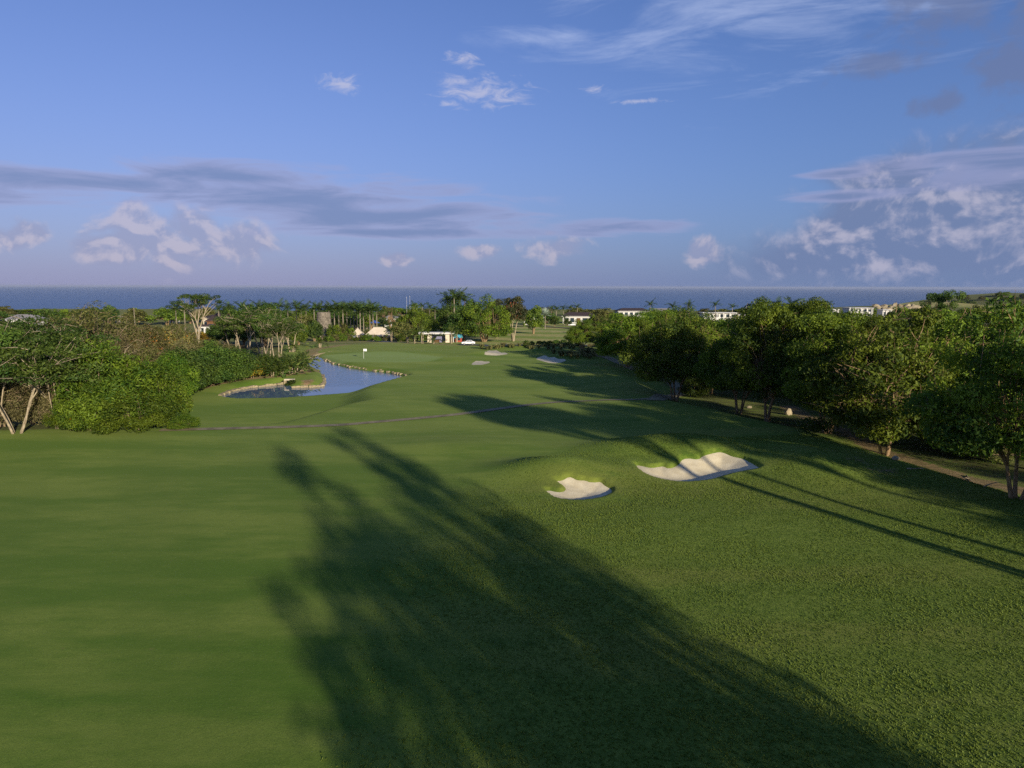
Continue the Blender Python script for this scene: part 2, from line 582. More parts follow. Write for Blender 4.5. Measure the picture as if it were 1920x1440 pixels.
# ------------------------------------------------------------------ terrain
def sst(a, b, x):
    t = np.clip((x - a) / (b - a), 0, 1)
    return t * t * (3 - 2 * t)


SEA_Z, POND_Z = -120.0, -2.6
_by = np.array([-400, -150, 0, 76, 95, 130, 180, 225, 270, 400, 550, 800, 1000, 1500, 2600, 4200, 9000.])
_bz = np.array([6, 2.5, 0, 0, -.55, -1.6, -2.2, -3.4, -5.8, -8, -9, -12, -20, -55, -112, -135, -150.])


def crest(y):
    """x of the planted crest along the right-hand tree row"""
    return np.interp(y, [-60, 10, 35, 50, 64, 73, 79, 93, 120, 150, 200], [50, 40, 37, 34.5, 31, 29.5, 26, 20.5, 20, 20.5, 20])


BUMPS = [  # x, y, height, along-x radius, along-y radius
    (4.0, 56.5, 1.25, 4.8, 3.2), (15.5, 64.0, 1.55, 7.5, 3.4), (24.5, 58.0, 1.25, 4.2, 5.0), (-6, 66, .35, 7, 4), (10.0, 44.0, .25, 9, 5),
    (0.0, 206.0, 1.1, 8, 6), (-8.5, 178.0, .9, 5, 5), (9.5, 186.0, 1.6, 7, 5), (20.0, 178.0, 1.3, 7, 6), (-36, 186, .5, 16, 8), (-14, 168, .5, 10, 5),
    (-60, 70, .4, 18, 6), (1270, 1900, 66, 380, 320), (1750, 2300, 84, 420, 420), (420, 820, 6, 160, 90), (640, 1100, 20, 120, 120),
]


def H0(x, y):
    x, y = np.asarray(x, float), np.asarray(y, float)
    z = sum(np.interp(y + o, _by, _bz) for o in (-14, -7, 0, 7, 14)) / 5
    far = sst(300, 120, y)
    # fairway rolls
    z = z + far * (.16 * np.sin(x * .11 + .5 * np.sin(y * .05)) * np.sin(y * .085 + 1.0) + .10 * np.sin(y * .21 + x * .06 + 1.7) * sst(60, 110, y)
                   + .045 * np.sin(y * .47 + x * .13) * sst(85, 120, y))
    # low ground round the pond, left of the raised fairway
    edge = np.interp(y, [70, 76, 92, 98, 110, 140], [-30, -25.5, -21.5, -19, -22, -20])
    hollow = sst(76.5, 82, y) * sst(0, -5.5, x - edge) * sst(135, 112, y)
    z = z * (1 - hollow) + (-2.36 + .05 * np.sin(x * .2)) * hollow
    # bank falls away beyond the tree row on the right
    d = x - crest(y)
    near = sst(170, 110, y)
    z = z + near * (.55 * sst(-12, -1, d) - 1.55 * sst(-.5, 5, d))
    for bx, by, bh, rx, ry in BUMPS:
        z = z + bh * np.exp(-((x - bx) / rx) ** 2 - ((y - by) / ry) ** 2)
    # rough undulating land far out
    z = z + sst(350, 900, y) * (1.6 * np.sin(x * .013 + 1) * np.sin(y * .009) + .8 * np.sin(x * .04 + y * .02))
    return z


def hit_plane(u, v, z):
    r = ray(u, v)
    t = (z - CAMZ) / r.z
    return (r.x * t, r.y * t)


def hit(u, v, fn=None):
    r = ray(u, v)
    fn = fn or H0
    t = np.concatenate([np.arange(12, 320, .25), np.arange(320, 1600, 2.0)])
    g = CAMZ + r.z * t - fn(r.x * t, r.y * t)
    i = np.argmax(g < 0)
    if g[i] >= 0:
        i = len(t) - 1
    t1 = t[i - 1] + (t[i] - t[i - 1]) * g[i - 1] / max(1e-6, g[i - 1] - g[i])
    return (r.x * t1, r.y * t1)


def sdist(X, Y, poly):
    """signed distance to a closed polygon, negative inside"""
    P = np.array(poly)
    Q = np.roll(P, -1, 0)
    best = np.full(X.shape, 1e9)
    ins = np.zeros(X.shape, bool)
    for (ax, ay), (bx, by) in zip(P, Q):
        ex, ey = bx - ax, by - ay
        t = np.clip(((X - ax) * ex + (Y - ay) * ey) / (ex * ex + ey * ey + 1e-12), 0, 1)
        best = np.minimum(best, (X - ax - t * ex) ** 2 + (Y - ay - t * ey) ** 2)
        c = ((ay > Y) != (by > Y)) & (X < ex * (Y - ay) / (ey if abs(ey) > 1e-12 else 1e-12) + ax)
        ins ^= c
    dd = np.sqrt(best)
    return np.where(ins, -dd, dd)


def smooth_poly(p, it=2):
    for _ in range(it):
        q = []
        for i in range(len(p)):
            a, b = p[i], p[(i + 1) % len(p)]
            q += [(a[0] * .75 + b[0] * .25, a[1] * .75 + b[1] * .25), (a[0] * .25 + b[0] * .75, a[1] * .25 + b[1] * .75)]
        p = q
    return p


BANK_LEFT = [(411, 741), (431, 733), (450, 728.5), (472, 725), (508, 721.5), (532, 718.6), (543, 722), (548, 725), (570, 724.5), (590, 724), (601, 722.7), (608, 716.7), (605, 704.7), (594, 694), (580, 687), (572, 682), (577, 673.5), (589, 666), (603, 663)]
BANK_FAR = [(598, 668), (610, 676), (627, 683), (651, 689), (687, 694.6), (723, 698.7), (748, 702.5), (760, 707)]
BANK_NEAR = [(757, 712), (735, 721), (699, 732), (651, 738), (580, 743), (524, 746.6), (448, 747.8), (420, 745)]
POND = [hit_plane(u, v, POND_Z) for u, v in BANK_LEFT + BANK_FAR + BANK_NEAR]

B_SMALL = [(1018, 915), (1030, 924), (1044, 934), (1082, 938), (1122, 934), (1147, 924), (1152, 914), (1135, 906), (1128, 898), (1109, 900), (1096, 895), (1084, 896), (1071, 889), (1060, 891), (1055, 896), (1036, 896), (1048, 904), (1060, 912), (1052, 919), (1030, 915)]
B_BIG = [(1187, 866), (1204, 884), (1231, 896), (1279, 904), (1334, 899), (1350, 893), (1382, 884), (1431, 876), (1418, 867), (1399, 857), (1388, 854), (1374, 851), (1362, 845), (1350, 842), (1336, 845), (1315, 850), (1309, 857), (1292, 854), (1277, 856), (1271, 866), (1255, 874), (1244, 869), (1233, 871), (1220, 873), (1201, 868)]
B_F1 = [(906, 663.5), (915, 664.5), (935, 665), (955, 663), (948, 660.5), (940, 661), (933, 657.5), (924, 658.5), (917, 657.5), (911, 659.5)]
B_F2 = [(881, 682), (890, 682.6), (905, 682.4), (919.5, 680), (919, 677.5), (911, 678.2), (904, 676.4), (898, 677.6), (891, 676.8), (886, 679)]
B_F3 = [(1002, 672.5), (1015, 675.5), (1033, 678.6), (1050, 678), (1064, 675), (1058, 671.8), (1048, 673), (1041, 670), (1030, 671), (1022, 667.6), (1013, 669.5)]
BUNKERS = []
for name_, px_, depth_, bowl_ in (('small', B_SMALL, .17, .22), ('big', B_BIG, .20, .32), ('f1', B_F1, .04, .0), ('f2', B_F2, .04, .0), ('f3', B_F3, .04, .0)):
    if name_[0] == 'f':
        mv = sum(p[1] for p in px_) / len(px_)
        px_ = [(u, mv + (v - mv) * 1.5) for u, v in px_]
    BUNKERS.append(([hit(u, v) for u, v in px_], depth_, bowl_))
for i in range(5):
    p = smooth_poly(BUNKERS[i][0], 1)
    BUNKERS[i] = (p, BUNKERS[i][1], BUNKERS[i][2])


def box_of(poly, pad):
    a = np.array(poly)
    return a[:, 0].min() - pad, a[:, 0].max() + pad, a[:, 1].min() - pad, a[:, 1].max() + pad


def HT(x, y):
    """final ground: terrain with bunkers and pond cut in"""
    x, y = np.asarray(x, float), np.asarray(y, float)
    shp = np.broadcast(x, y).shape
    x, y = np.broadcast_to(x, shp), np.broadcast_to(y, shp)
    z = np.array(H0(x, y))
    for poly, depth, bowl in BUNKERS:
        x0, x1, y0, y1 = box_of(poly, 2.5)
        k = (x > x0) & (x < x1) & (y > y0) & (y < y1)
        if k.any():
            d = sdist(x[k], y[k], poly)
            z[k] += min(.08, depth) * sst(2.2, .15, d) - (2 * depth + min(.08, depth)) * sst(.14, -.30, d) - bowl * sst(0, -2.2, d)
    x0, x1, y0, y1 = box_of(POND, 9)
    k = (x > x0) & (x < x1) & (y > y0) & (y < y1)
    if k.any():
        d = sdist(x[k], y[k], POND)
        zz = z[k]
        lip = np.maximum(zz, POND_Z + .20)
        zz = zz + (lip - zz) * sst(8, 2, d)
        zz = np.where(d < 1.4, zz + (POND_Z + .10 - zz) * sst(1.4, .2, d) * .75, zz)
        zz = zz + (POND_Z - .9 - zz) * sst(.12, -.9, d)
        z[k] = zz
    return z


def H1(x, y):
    return float(HT(np.array([x]), np.array([y]))[0])


def spaced(marks):
    """marks: [(position, spacing)...] -> increasing coordinates, spacing interpolated"""
    out = [marks[0][0]]
    ps, ss = [m[0] for m in marks], [m[1] for m in marks]
    while out[-1] < ps[-1]:
        out.append(out[-1] + float(np.interp(out[-1], ps, ss)))
    return np.array(out)


def line_dist(X, Y, pts):
    best = np.full(X.shape, 1e9)
    for (ax, ay), (bx, by) in zip(pts[:-1], pts[1:]):
        ex, ey = bx - ax, by - ay
        t = np.clip(((X - ax) * ex + (Y - ay) * ey) / (ex * ex + ey * ey + 1e-9), 0, 1)
        best = np.minimum(best, (X - ax - t * ex) ** 2 + (Y - ay - t * ey) ** 2)
    return np.sqrt(best)


ROUGH_Y = [0, 15, 22, 38, 51, 60, 66, 75, 100, 140, 175]
ROUGH_X = [-3, -3, -3.3, -5.0, -1.5, 4, 10, 15, 16, 13, 14]
DIRT_R = [hit(u, v) for u, v in ((1478, 762), (1520, 786), (1590, 812), (1650, 845), (1730, 872), (1800, 895), (1915, 920))] + [(48, 36), (54, 15)]
MULCH_L = [hit(u, v) for u, v in ((362, 731), (400, 720), (450, 711), (520, 705), (560, 700), (600, 690))]
MULCH_L2 = [hit(u, v) for u, v in ((565, 676), (590, 655), (620, 650), (650, 646))]
MULCH_L3 = [hit(u, v) for u, v in ((585, 640), (640, 642), (700, 640), (745, 641))]
MULCH_M = [hit(u, v) for u, v in ((765, 644), (800, 644), (850, 647), (900, 648))]
WOOD_L = [(-400, 60), (-52, 71), (-44, 73), (-41, 77), (-44, 90), (-50, 106), (-54, 116), (-50, 126), (-47, 138), (-46, 152), (-56, 175), (-70, 215), (-90, 300), (-500, 320)]


def build_ground():
    xs = spaced([(-5000, 700), (-900, 90), (-250, 12), (-90, 2.2), (-60, .6), (-6, .5), (-1, .2), (24, .2), (30, .5), (60, .8), (110, 3), (300, 14), (900, 70), (5000, 600)])
    ys = spaced([(-420, 40), (-60, 8), (12, 1.5), (20, .5), (46, .45), (49, .2), (66, .2), (70, .42), (120, .55), (190, .8), (230, 1.3), (300, 3), (500, 8), (900, 25), (2000, 80), (5500, 400)])
    X, Y = np.meshgrid(xs, ys)
    Z = HT(X, Y)
    nx, ny = len(xs), len(ys)
    i = np.arange(nx * ny).reshape(ny, nx)
    faces = np.stack([i[:-1, :-1], i[:-1, 1:], i[1:, 1:], i[1:, :-1]], -1).reshape(-1, 4)
    rb = np.interp(Y, ROUGH_Y, ROUGH_X)
    rough = sst(-4, 6, X - rb + .8 * np.sin(Y * .3)) * sst(178, 150, Y) + sst(186, 200, Y) * .6
    rough = np.maximum(rough, sst(-8, 0, X - crest(Y)) * sst(230, 200, Y))
    edge = np.interp(Y, [70, 76, 92, 98, 110], [-30, -25.5, -21.5, -19, -22])
    rough = np.maximum(rough, .75 * np.exp(-((X - edge + 2.2) / 3.0) ** 2) * sst(75, 79, Y) * sst(106, 98, Y))
    g = (((X + 34) / 17) ** 2 + ((Y - 170) / 13) ** 2)
    green = sst(1.15, .9, g + .12 * np.sin(np.arctan2(Y - 170, X + 34) * 3))
    dirt = np.zeros_like(X)
    for pts, w in ((DIRT_R, 1.5), (MULCH_L, 1.5), (MULCH_L2, 2.0), (MULCH_L3, 3.0), (MULCH_M, 2.2)):
        dirt = np.maximum(dirt, sst(w * 1.7, w * .3, line_dist(X, Y, pts)) * (.70 if pts is DIRT_R else .92))
    px, py = hit(566, 692)
    dirt = np.maximum(dirt, .85 * np.exp(-((X - px) / 5) ** 2 - ((Y - py) / 5) ** 2))
    px, py = hit(578, 714)
    dirt = np.maximum(dirt, .75 * np.exp(-((X - px) / 1.6) ** 2 - ((Y - py) / 2.2) ** 2))
    dirt = np.maximum(dirt, .46 * np.exp(-((X - crest(Y) + 4) / 2.5) ** 2 - ((Y - 56) / 7) ** 2))
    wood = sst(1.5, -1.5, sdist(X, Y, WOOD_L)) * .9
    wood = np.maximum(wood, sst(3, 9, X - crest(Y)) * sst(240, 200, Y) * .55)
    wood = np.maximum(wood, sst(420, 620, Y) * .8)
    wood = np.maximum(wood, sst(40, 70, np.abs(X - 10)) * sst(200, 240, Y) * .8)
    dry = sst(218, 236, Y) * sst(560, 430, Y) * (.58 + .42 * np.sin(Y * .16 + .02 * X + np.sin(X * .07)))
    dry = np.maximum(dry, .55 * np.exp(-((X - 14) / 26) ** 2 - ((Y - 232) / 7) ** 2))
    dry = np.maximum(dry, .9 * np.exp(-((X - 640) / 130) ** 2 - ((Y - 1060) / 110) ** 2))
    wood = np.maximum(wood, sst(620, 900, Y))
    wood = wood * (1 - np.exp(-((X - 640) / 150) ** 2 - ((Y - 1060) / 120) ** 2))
    dry = np.minimum(dry, 1 - .9 * sst(1250, 1400, Y))
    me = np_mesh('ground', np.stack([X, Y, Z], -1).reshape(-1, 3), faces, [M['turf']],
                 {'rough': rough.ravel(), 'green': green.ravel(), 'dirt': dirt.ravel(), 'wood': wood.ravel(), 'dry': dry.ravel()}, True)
    structure(mesh_obj('ground', me))
    return xs, ys


GX, GY = build_ground()

# sea
s_ = 90000.0
me = bpy.data.meshes.new('sea')
me.from_pydata([(-s_, 300, SEA_Z), (s_, 300, SEA_Z), (s_, s_, SEA_Z), (-s_, s_, SEA_Z)], [], [(0, 1, 2, 3)])
me.materials.append(M['sea'])
structure(mesh_obj('sea', me))

# pond water
pp = smooth_poly(POND, 1)
a_ = np.array(pp)
x0, x1, y0, y1 = box_of(pp, 1.0)
gx, gy = np.meshgrid(np.arange(x0, x1, 1.0), np.arange(y0, y1, 1.0))
cell = sdist(gx + .5, gy + .5, pp) < 1.1
ii = np.arange(gx.size).reshape(gx.shape)
q_ = np.stack([ii[:-1, :-1], ii[:-1, 1:], ii[1:, 1:], ii[1:, :-1]], -1)[cell[:-1, :-1]]
me = np_mesh('pond', np.stack([gx, gy, np.full_like(gx, POND_Z)], -1).reshape(-1, 3), q_, [M['pond']])
structure(mesh_obj('pond', me))

# bunkers: sand sheets that lie in the hollows cut into the turf
BUNKER_LABELS = ['small sand bunker with a grass tongue on its left side', 'large ragged-edged sand bunker striped by tree shadows',
                 'white sand bunker beyond the green, farthest of the small three', 'small sunlit sand bunker right of the green', 'scalloped sand bunker in shade below the tussock grass']
for (poly, depth, bowl), lab in zip(BUNKERS, BUNKER_LABELS):
    x0, x1, y0, y1 = box_of(poly, .6)
    st = .12 if y0 < 90 else .3
    gx, gy = np.meshgrid(np.arange(x0, x1, st), np.arange(y0, y1, st))
    d = sdist(gx, gy, poly)
    gz = H0(gx, gy) - depth - bowl * sst(0, -2.2, d) + .02 * np.sin(gx * 1.7) * np.sin(gy * 1.3)
    ii = np.arange(gx.size).reshape(gx.shape)
    ok = (d < .10)
    okc = ok[:-1, :-1] & ok[:-1, 1:] & ok[1:, 1:] & ok[1:, :-1]
    q_ = np.stack([ii[:-1, :-1], ii[:-1, 1:], ii[1:, 1:], ii[1:, :-1]], -1)[okc]
    used, inv = np.unique(q_, return_inverse=True)
    vv = np.stack([gx, gy, gz], -1).reshape(-1, 3)[used]
    o = mesh_obj('sand_bunker', np_mesh('sand_bunker', vv, inv.reshape(-1, 4), [M['sand']], None, True))
    thing(o, lab, 'bunker', 'sand bunkers')


# paths and roads: ribbons that follow the ground
def ribbon(name, pix, width, mat, lift=.05, step=.8):
    P = [Vector((*hit(u, v), 0)) for u, v in pix]
    pts = []
    for i in range(len(P) - 1):                                     # Catmull-Rom
        p0, p1, p2, p3 = P[max(i - 1, 0)], P[i], P[i + 1], P[min(i + 2, len(P) - 1)]
        n = max(2, int((p2 - p1).length / step))
        for k in range(n):
            t = k / n
            pts.append(.5 * ((2 * p1) + (p2 - p0) * t + (2 * p0 - 5 * p1 + 4 * p2 - p3) * t * t + (3 * p1 - p0 - 3 * p2 + p3) * t ** 3))
    pts.append(P[-1])
    vs, rows = [], 5
    for i, p in enumerate(pts):
        t = (pts[min(i + 1, len(pts) - 1)] - pts[max(i - 1, 0)]).normalized()
        nrm = Vector((-t.y, t.x, 0))
        for k in range(rows):
            q = p + nrm * width * (k / (rows - 1) - .5)
            vs.append((q.x, q.y, 0))
    vs = np.array(vs)
    vs[:, 2] = HT(vs[:, 0], vs[:, 1]) + lift
    fs = [(i * rows + k, i * rows + k + 1, (i + 1) * rows + k + 1, (i + 1) * rows + k) for i in range(len(pts) - 1) for k in range(rows - 1)]
    return structure(mesh_obj(name, np_mesh(name, vs, np.array(fs), [mat], None, True)))


ribbon('cart_path', [(300, 807), (420, 804), (540, 801), (640, 797), (700, 792), (780, 785), (860, 777), (940, 766), (1000, 758.5), (1060, 753.5), (1130, 750.5), (1200, 749), (1245, 747)], 1.35, M['path'])
ribbon('cart_path', [(1228, 751), (1258, 745), (1278, 737), (1270, 724), (1235, 707), (1195, 694), (1165, 682), (1140, 671), (1112, 665)], 2.4, M['path'], .06)
ribbon('road', [(868, 647.5), (900, 647), (960, 646.5), (1030, 647), (1100, 648.5), (1150, 650)], 5.0, M['road'], .12, 2.5)
ribbon('road', [(960, 612), (1000, 612), (1060, 615), (1120, 617), (1160, 618)], 6.0, M['path'], .3, 4)
ribbon('road', [(690, 640), (712, 640.5), (738, 641.5)], 4.0, M['lilac'], .12, 2.0)

# ------------------------------------------------------------------ vegetation
def leaf_cloud(rng, centers, radii, per, length, width, squash=.7, up=.45, tints=None, hollow=.35):
    """diamond leaves gathered in clumps; returns verts, faces, tint"""
    C, R, T = [], [], []
    for i, (c, r) in enumerate(zip(centers, radii)):
        n = max(6, int(per * (r / np.mean(radii)) ** 2))
        d = rng.normal(size=(n, 3))
        d /= np.linalg.norm(d, axis=1)[:, None]
        rad = (hollow + (1 - hollow) * rng.random(n) ** .5) * r
        p = d * rad[:, None]
        p[:, 2] *= squash
        C.append(p + c)
        R.append(d)
        base = rng.random() if tints is None else tints[i]
        T.append(np.clip(.5 * base + .5 * rng.random(n) ** 1.3, 0, 1))
    C, R, T = np.concatenate(C), np.concatenate(R), np.concatenate(T)
    n = len(C)
    nrm = R * .75 + rng.normal(size=(n, 3)) * .55
    nrm[:, 2] += up
    nrm /= np.linalg.norm(nrm, axis=1)[:, None]
    a = np.cross(nrm, rng.normal(size=(n, 3)))
    a /= np.linalg.norm(a, axis=1)[:, None] + 1e-9
    b = np.cross(nrm, a)
    s = (.65 + .7 * rng.random(n))[:, None]
    L, W = a * s * length / 2, b * s * width / 2
    bend = nrm * s * length * .10
    v = np.stack([C - L - bend, C + W - L * .1, C + L - bend, C - W - L * .1], 1).reshape(-1, 3)
    f = np.arange(4 * n).reshape(-1, 4)
    return v, f, np.repeat(T, 4)


def crown_points(rng, n, R, z0, z1, low=.35, inner=.5, lump=.22, minz=None):
    """clump centres in an uneven dome: z0 underside, z1 top"""
    zc = z0 + low * (z1 - z0)
    ph = rng.random(6) * 6.28
    out = []
    while len(out) < n:
        d = rng.normal(size=3)
        d /= np.linalg.norm(d)
        if d[2] < -.55:
            continue
        az = math.atan2(d[1], d[0])
        k = 1 + lump * (math.sin(2 * az + ph[0]) * .5 + math.sin(3 * az + ph[1] + 2 * d[2]) * .6 + math.sin(5 * az + ph[2]) * .35 + math.sin(4 * d[2] * 2 + ph[3]) * .3)
        r = (inner + (1 - inner) * rng.random() ** .45) * k
        p = d * r
        out.append((p[0] * R, p[1] * R, zc + p[2] * ((z1 - zc) if p[2] > 0 else (zc - z0))))
    return np.array(out)


def curve(a, b, rng, sag=.0, n=4, wob=.06, lift=.25):
    a, b = Vector(a), Vector(b)
    L = (b - a).length
    mid = (a + b) / 2 + Vector((0, 0, lift * L * .3 - sag * L)) + Vector(rng.normal(size=3) * wob * L)
    return [(a * (1 - t) ** 2 + mid * 2 * t * (1 - t) + b * t * t) for t in [i / n for i in range(n + 1)]]


def skeleton(mb, rng, centers, fork, stems, r0, reach=.55, spread=.35, sides=6, lean=.0, twig=.025, base_r=0.25):
    """stems from the ground, limbs towards groups of clumps, a branch into each clump"""
    cen = np.array(centers)
    ang = np.arctan2(cen[:, 1], cen[:, 0])
    a0 = rng.random() * 6.28
    for s in range(stems):
        lo, hi = a0 + 2 * PI * s / stems, a0 + 2 * PI * (s + 1) / stems
        sel = [i for i in range(len(cen)) if ((ang[i] - lo) % (2 * PI)) < (hi - lo)]
        if not sel:
            continue
        am = (lo + hi) / 2
        if stems == 1:
            am = rng.random() * 6.28
        base = Vector((math.cos(am) * base_r * (stems > 1), math.sin(am) * base_r * (stems > 1), -.35))
        sp = spread if stems > 1 else lean
        fk = Vector((math.cos(am) * fork * sp, math.sin(am) * fork * sp, fork * (.85 + .3 * rng.random())))
        rs = r0 / math.sqrt(stems) * (1.15 if stems > 1 else 1)
        pts = curve(base, fk, rng, n=5, wob=.04, lift=-.1)
        mb.tube(pts, [rs * (1.25 - .5 * i / 5) if i else rs * 1.5 for i in range(6)], sides + 2)
        groups = max(2, len(sel) // 9)
        sel.sort(key=lambda i: (ang[i] - lo) % (2 * PI) + .25 * cen[i, 2] / max(1, cen[:, 2].max()))
        for g in range(groups):
            part = sel[g::groups] if rng.random() < .3 else sel[len(sel) * g // groups: len(sel) * (g + 1) // groups]
            if not part:
                continue
            m = Vector(cen[part].mean(0))
            j = fk + (m - fk) * reach
            lp = curve(fk, j, rng, n=4, lift=.35)
            mb.tube(lp, [rs * (.72 - .36 * i / 4) for i in range(5)], sides, cap=False)
            for i in part:
                st = lp[2 + int(rng.integers(0, 3))]
                bp = curve(st, cen[i], rng, n=3, lift=.3, wob=.09)
                mb.tube(bp, [rs * .30, rs * .22, rs * .14, twig], max(3, sides - 2), cap=False)


class Proto:
    """trunk and crown meshes of one kind of tree, reused by every copy of it"""
    def __init__(self, name, seed, h, R, z0, leafmat, barkmat, clumps, clump_r, per, leaf, fork, stems, r0, squash=.7, low=.35, inner=.5, lump=.22, reach=.55, spread=.35, up=.45, topclear=None, hollow=.35, lean=.1, twigs=0):
        rng = np.random.default_rng(seed)
        cen = crown_points(rng, clumps, R - clump_r * .7, z0 + clump_r * squash * .6, h - clump_r * squash * .8, low, inner, lump)
        rad = clump_r * (.7 + .6 * rng.random(clumps))
        v, f, t = leaf_cloud(rng, cen, rad, per, leaf[0], leaf[1], squash, up, hollow=hollow)
        self.crown = np_mesh(name + '_crown', v, f, [leafmat], {'tint': t})
        mb = MB()
        skeleton(mb, rng, cen, fork, stems, r0, reach, spread, lean=lean)
        for _ in range(twigs):                                     # bare twigs poking out
            c = cen[int(rng.integers(0, clumps))]
            d = rng.normal(size=3)
            d[2] = abs(d[2]) * .7
            d /= np.linalg.norm(d)
            e = c + d * clump_r * (1.0 + .8 * rng.random())
            mb.tube(curve(c, e, rng, n=2, wob=.12), [.05, .035, .015], 3, cap=False)
        self.trunk = mb.build(name + '_trunk', barkmat, smooth=True)
        self.h, self.w = h, 2 * R
        self.leaves = len(f)


RNG = random.Random(7)


def tree(proto, name, label, cat, u, vb, vt, w, group=None, rot=None, loc=None, h=None, wm=None):
    """stand a copy of proto on the ground; pixel measures give place, height and spread"""
    if loc is None:
        x, y = hit(u, vb)
    else:
        x, y = loc
    z = H1(x, y)
    if h is None:
        r = ray(u, vt)
        h = max(.5, CAMZ + r.z * (math.hypot(x, y) / math.hypot(r.x, r.y)) - z)
    if wm is None:
        wm = w / F * y * (.88 if proto in P_ROW else 1.0)
    s, k = wm / proto.w, h / proto.h
    e = empty(name, (x, y, z - .05), RNG.random() * 6.28 if rot is None else rot, (s, s * RNG.uniform(.92, 1.08), k))
    mesh_obj('trunk', proto.trunk, e)
    mesh_obj('crown', proto.crown, e)
    thing(e, label, cat, group)
    return e


P_ROW = [Proto('row_tree', 11 + i, 12.5, 7.0, 1.5, M['row2' if i == 1 else 'row'], M['bark'], 150, 1.4, 270, (.33, .13), 2.4, 2 + i, .24, squash=.6, low=.34, inner=.55, lump=.22, reach=.5, spread=.42, up=.25, twigs=70 if i == 1 else 30) for i in range(3)]
P_LOW = Proto('low_tree', 19, 12.5, 7.0, .1, M['row2'], M['bark'], 175, 1.35, 200, (.38, .15), 1.6, 3, .22, squash=.6, low=.36, inner=.5, lump=.3, up=.25, spread=.4, twigs=220)
P_PALE = [Proto('pale_tree', 31 + i, 11.5, 7.0, 4.6, M['feather'], M['palebark'], 80, 1.4, 190, (.30, .12), 3.2, 4, .16, squash=.42, low=.35, inner=.45, lump=.3, reach=.62, spread=.5, twigs=60) for i in range(2)]
P_BUSH = [Proto('bush', 41 + i, 8.0, 4.6, .0, M['bamboo'], M['twig'], 95, 1.15, 190, (.34, .10), .8, 4, .22, squash=.8, low=.30, inner=.62, lump=.2, spread=.3, up=.2) for i in range(2)]
P_DARK = [Proto('dark_tree', 51 + i, 11.0, 6.0, 1.4, M['dark'], M['bark'], 80, 1.5, 170, (.42, .20), 1.8, 3, .40, squash=.7, low=.32, inner=.55, lump=.25) for i in range(2)]
P_SHRUB = [Proto('dense_shrub', 55 + i, 8.0, 5.0, .0, M['dark'], M['twig'], 90, 1.25, 170, (.38, .15), .8, 4, .16, squash=.8, low=.30, inner=.6, lump=.22, spread=.3, up=.2) for i in range(2)]
P_OLIVE = [Proto('olive_bush', 61 + i, 8.0, 5.0, .3, M['olive'], M['twig'], 75, 1.2, 130, (.30, .09), .9, 4, .22, squash=.85, low=.30, inner=.5, lump=.28, twigs=160) for i in range(2)]
P_BROWN = [Proto('brown_bush', 71 + i, 7.0, 4.6, .3, M['brown'], M['twig'], 80, 1.1, 130, (.28, .09), .8, 5, .14, squash=.9, low=.30, inner=.4, lump=.3, twigs=120) for i in range(2)]
P_ORANGE = Proto('orange_bush', 81, 7.5, 4.8, .4, M['orange'], M['twig'], 75, 1.1, 120, (.34, .16), .9, 4, .22, squash=.8, low=.30, inner=.5, lump=.3, twigs=160)
P_FLAME = [Proto('flame_tree', 91 + i, 15, 6.5, 5.5, M['flame'], M['palebark'], 70, 1.6, 140, (.50, .26), 5.0, 3, .38, squash=.6, low=.4, inner=.5, lump=.3, spread=.3) for i in range(2)]
P_SLIM = [Proto('slim_tree', 101 + i, 13, 4.6, 6.0, M['feather'], M['palebark'], 50, 1.2, 120, (.34, .15), 5.0, 3, .22, squash=.6, low=.4, inner=.4, lump=.35, spread=.28, twigs=80) for i in range(2)]
P_UMB = Proto('umbrella_tree', 111, 15, 9.0, 9.0, M['dark'], M['palebark'], 34, 1.6, 170, (.40, .2), 3.6, 2, .42, squash=.36, low=.45, inner=.45, lump=.4, reach=.66, spread=.3, up=.9)
P_FAR = [Proto('far_tree', 121 + i, 10, 6.5, 1.2, M[k], M['bark'], 55, 1.6, 70, (.75, .42), 2.2, 3, .4, squash=.7, low=.32, inner=.55, lump=.28) for i, k in enumerate(('dark', 'row', 'olive'))]
P_BAN = Proto('banyan', 131, 14, 9.5, .4, M['row'], M['bark'], 130, 1.7, 150, (.5, .26), 2.0, 6, .55, squash=.7, low=.28, inner=.6, lump=.2, spread=.7)
P_SPIRE = Proto('spire_tree', 141, 14, 2.6, 1.0, M['dark'], M['bark'], 40, .8, 60, (.5, .1), 6, 1, .3, squash=1.2, low=.2, inner=.3, lump=.2)
P_YEL = Proto('yellow_shrub', 151, 3.0, 1.8, .1, M['yellow'], M['twig'], 28, .55, 70, (.34, .14), .5, 3, .1, squash=.9, inner=.4)
P_SHADE = [Proto('tall_tree', 161 + i, 19, 4.4, 1.2, M['row'], M['bark'], 70, 1.25, 38, (.55, .26), 4.5, 3, .40, squash=.8, low=.42, inner=.3, lump=.22, spread=.2, twigs=60) for i in range(2)]

P_TALL = Proto('slender_tree', 171, 21.5, 4.6, 14.5, M['row'], M['bark'], 60, 1.2, 90, (.5, .25), 11.0, 1, .26, squash=.75, low=.4, inner=.35, lump=.25, spread=.05)

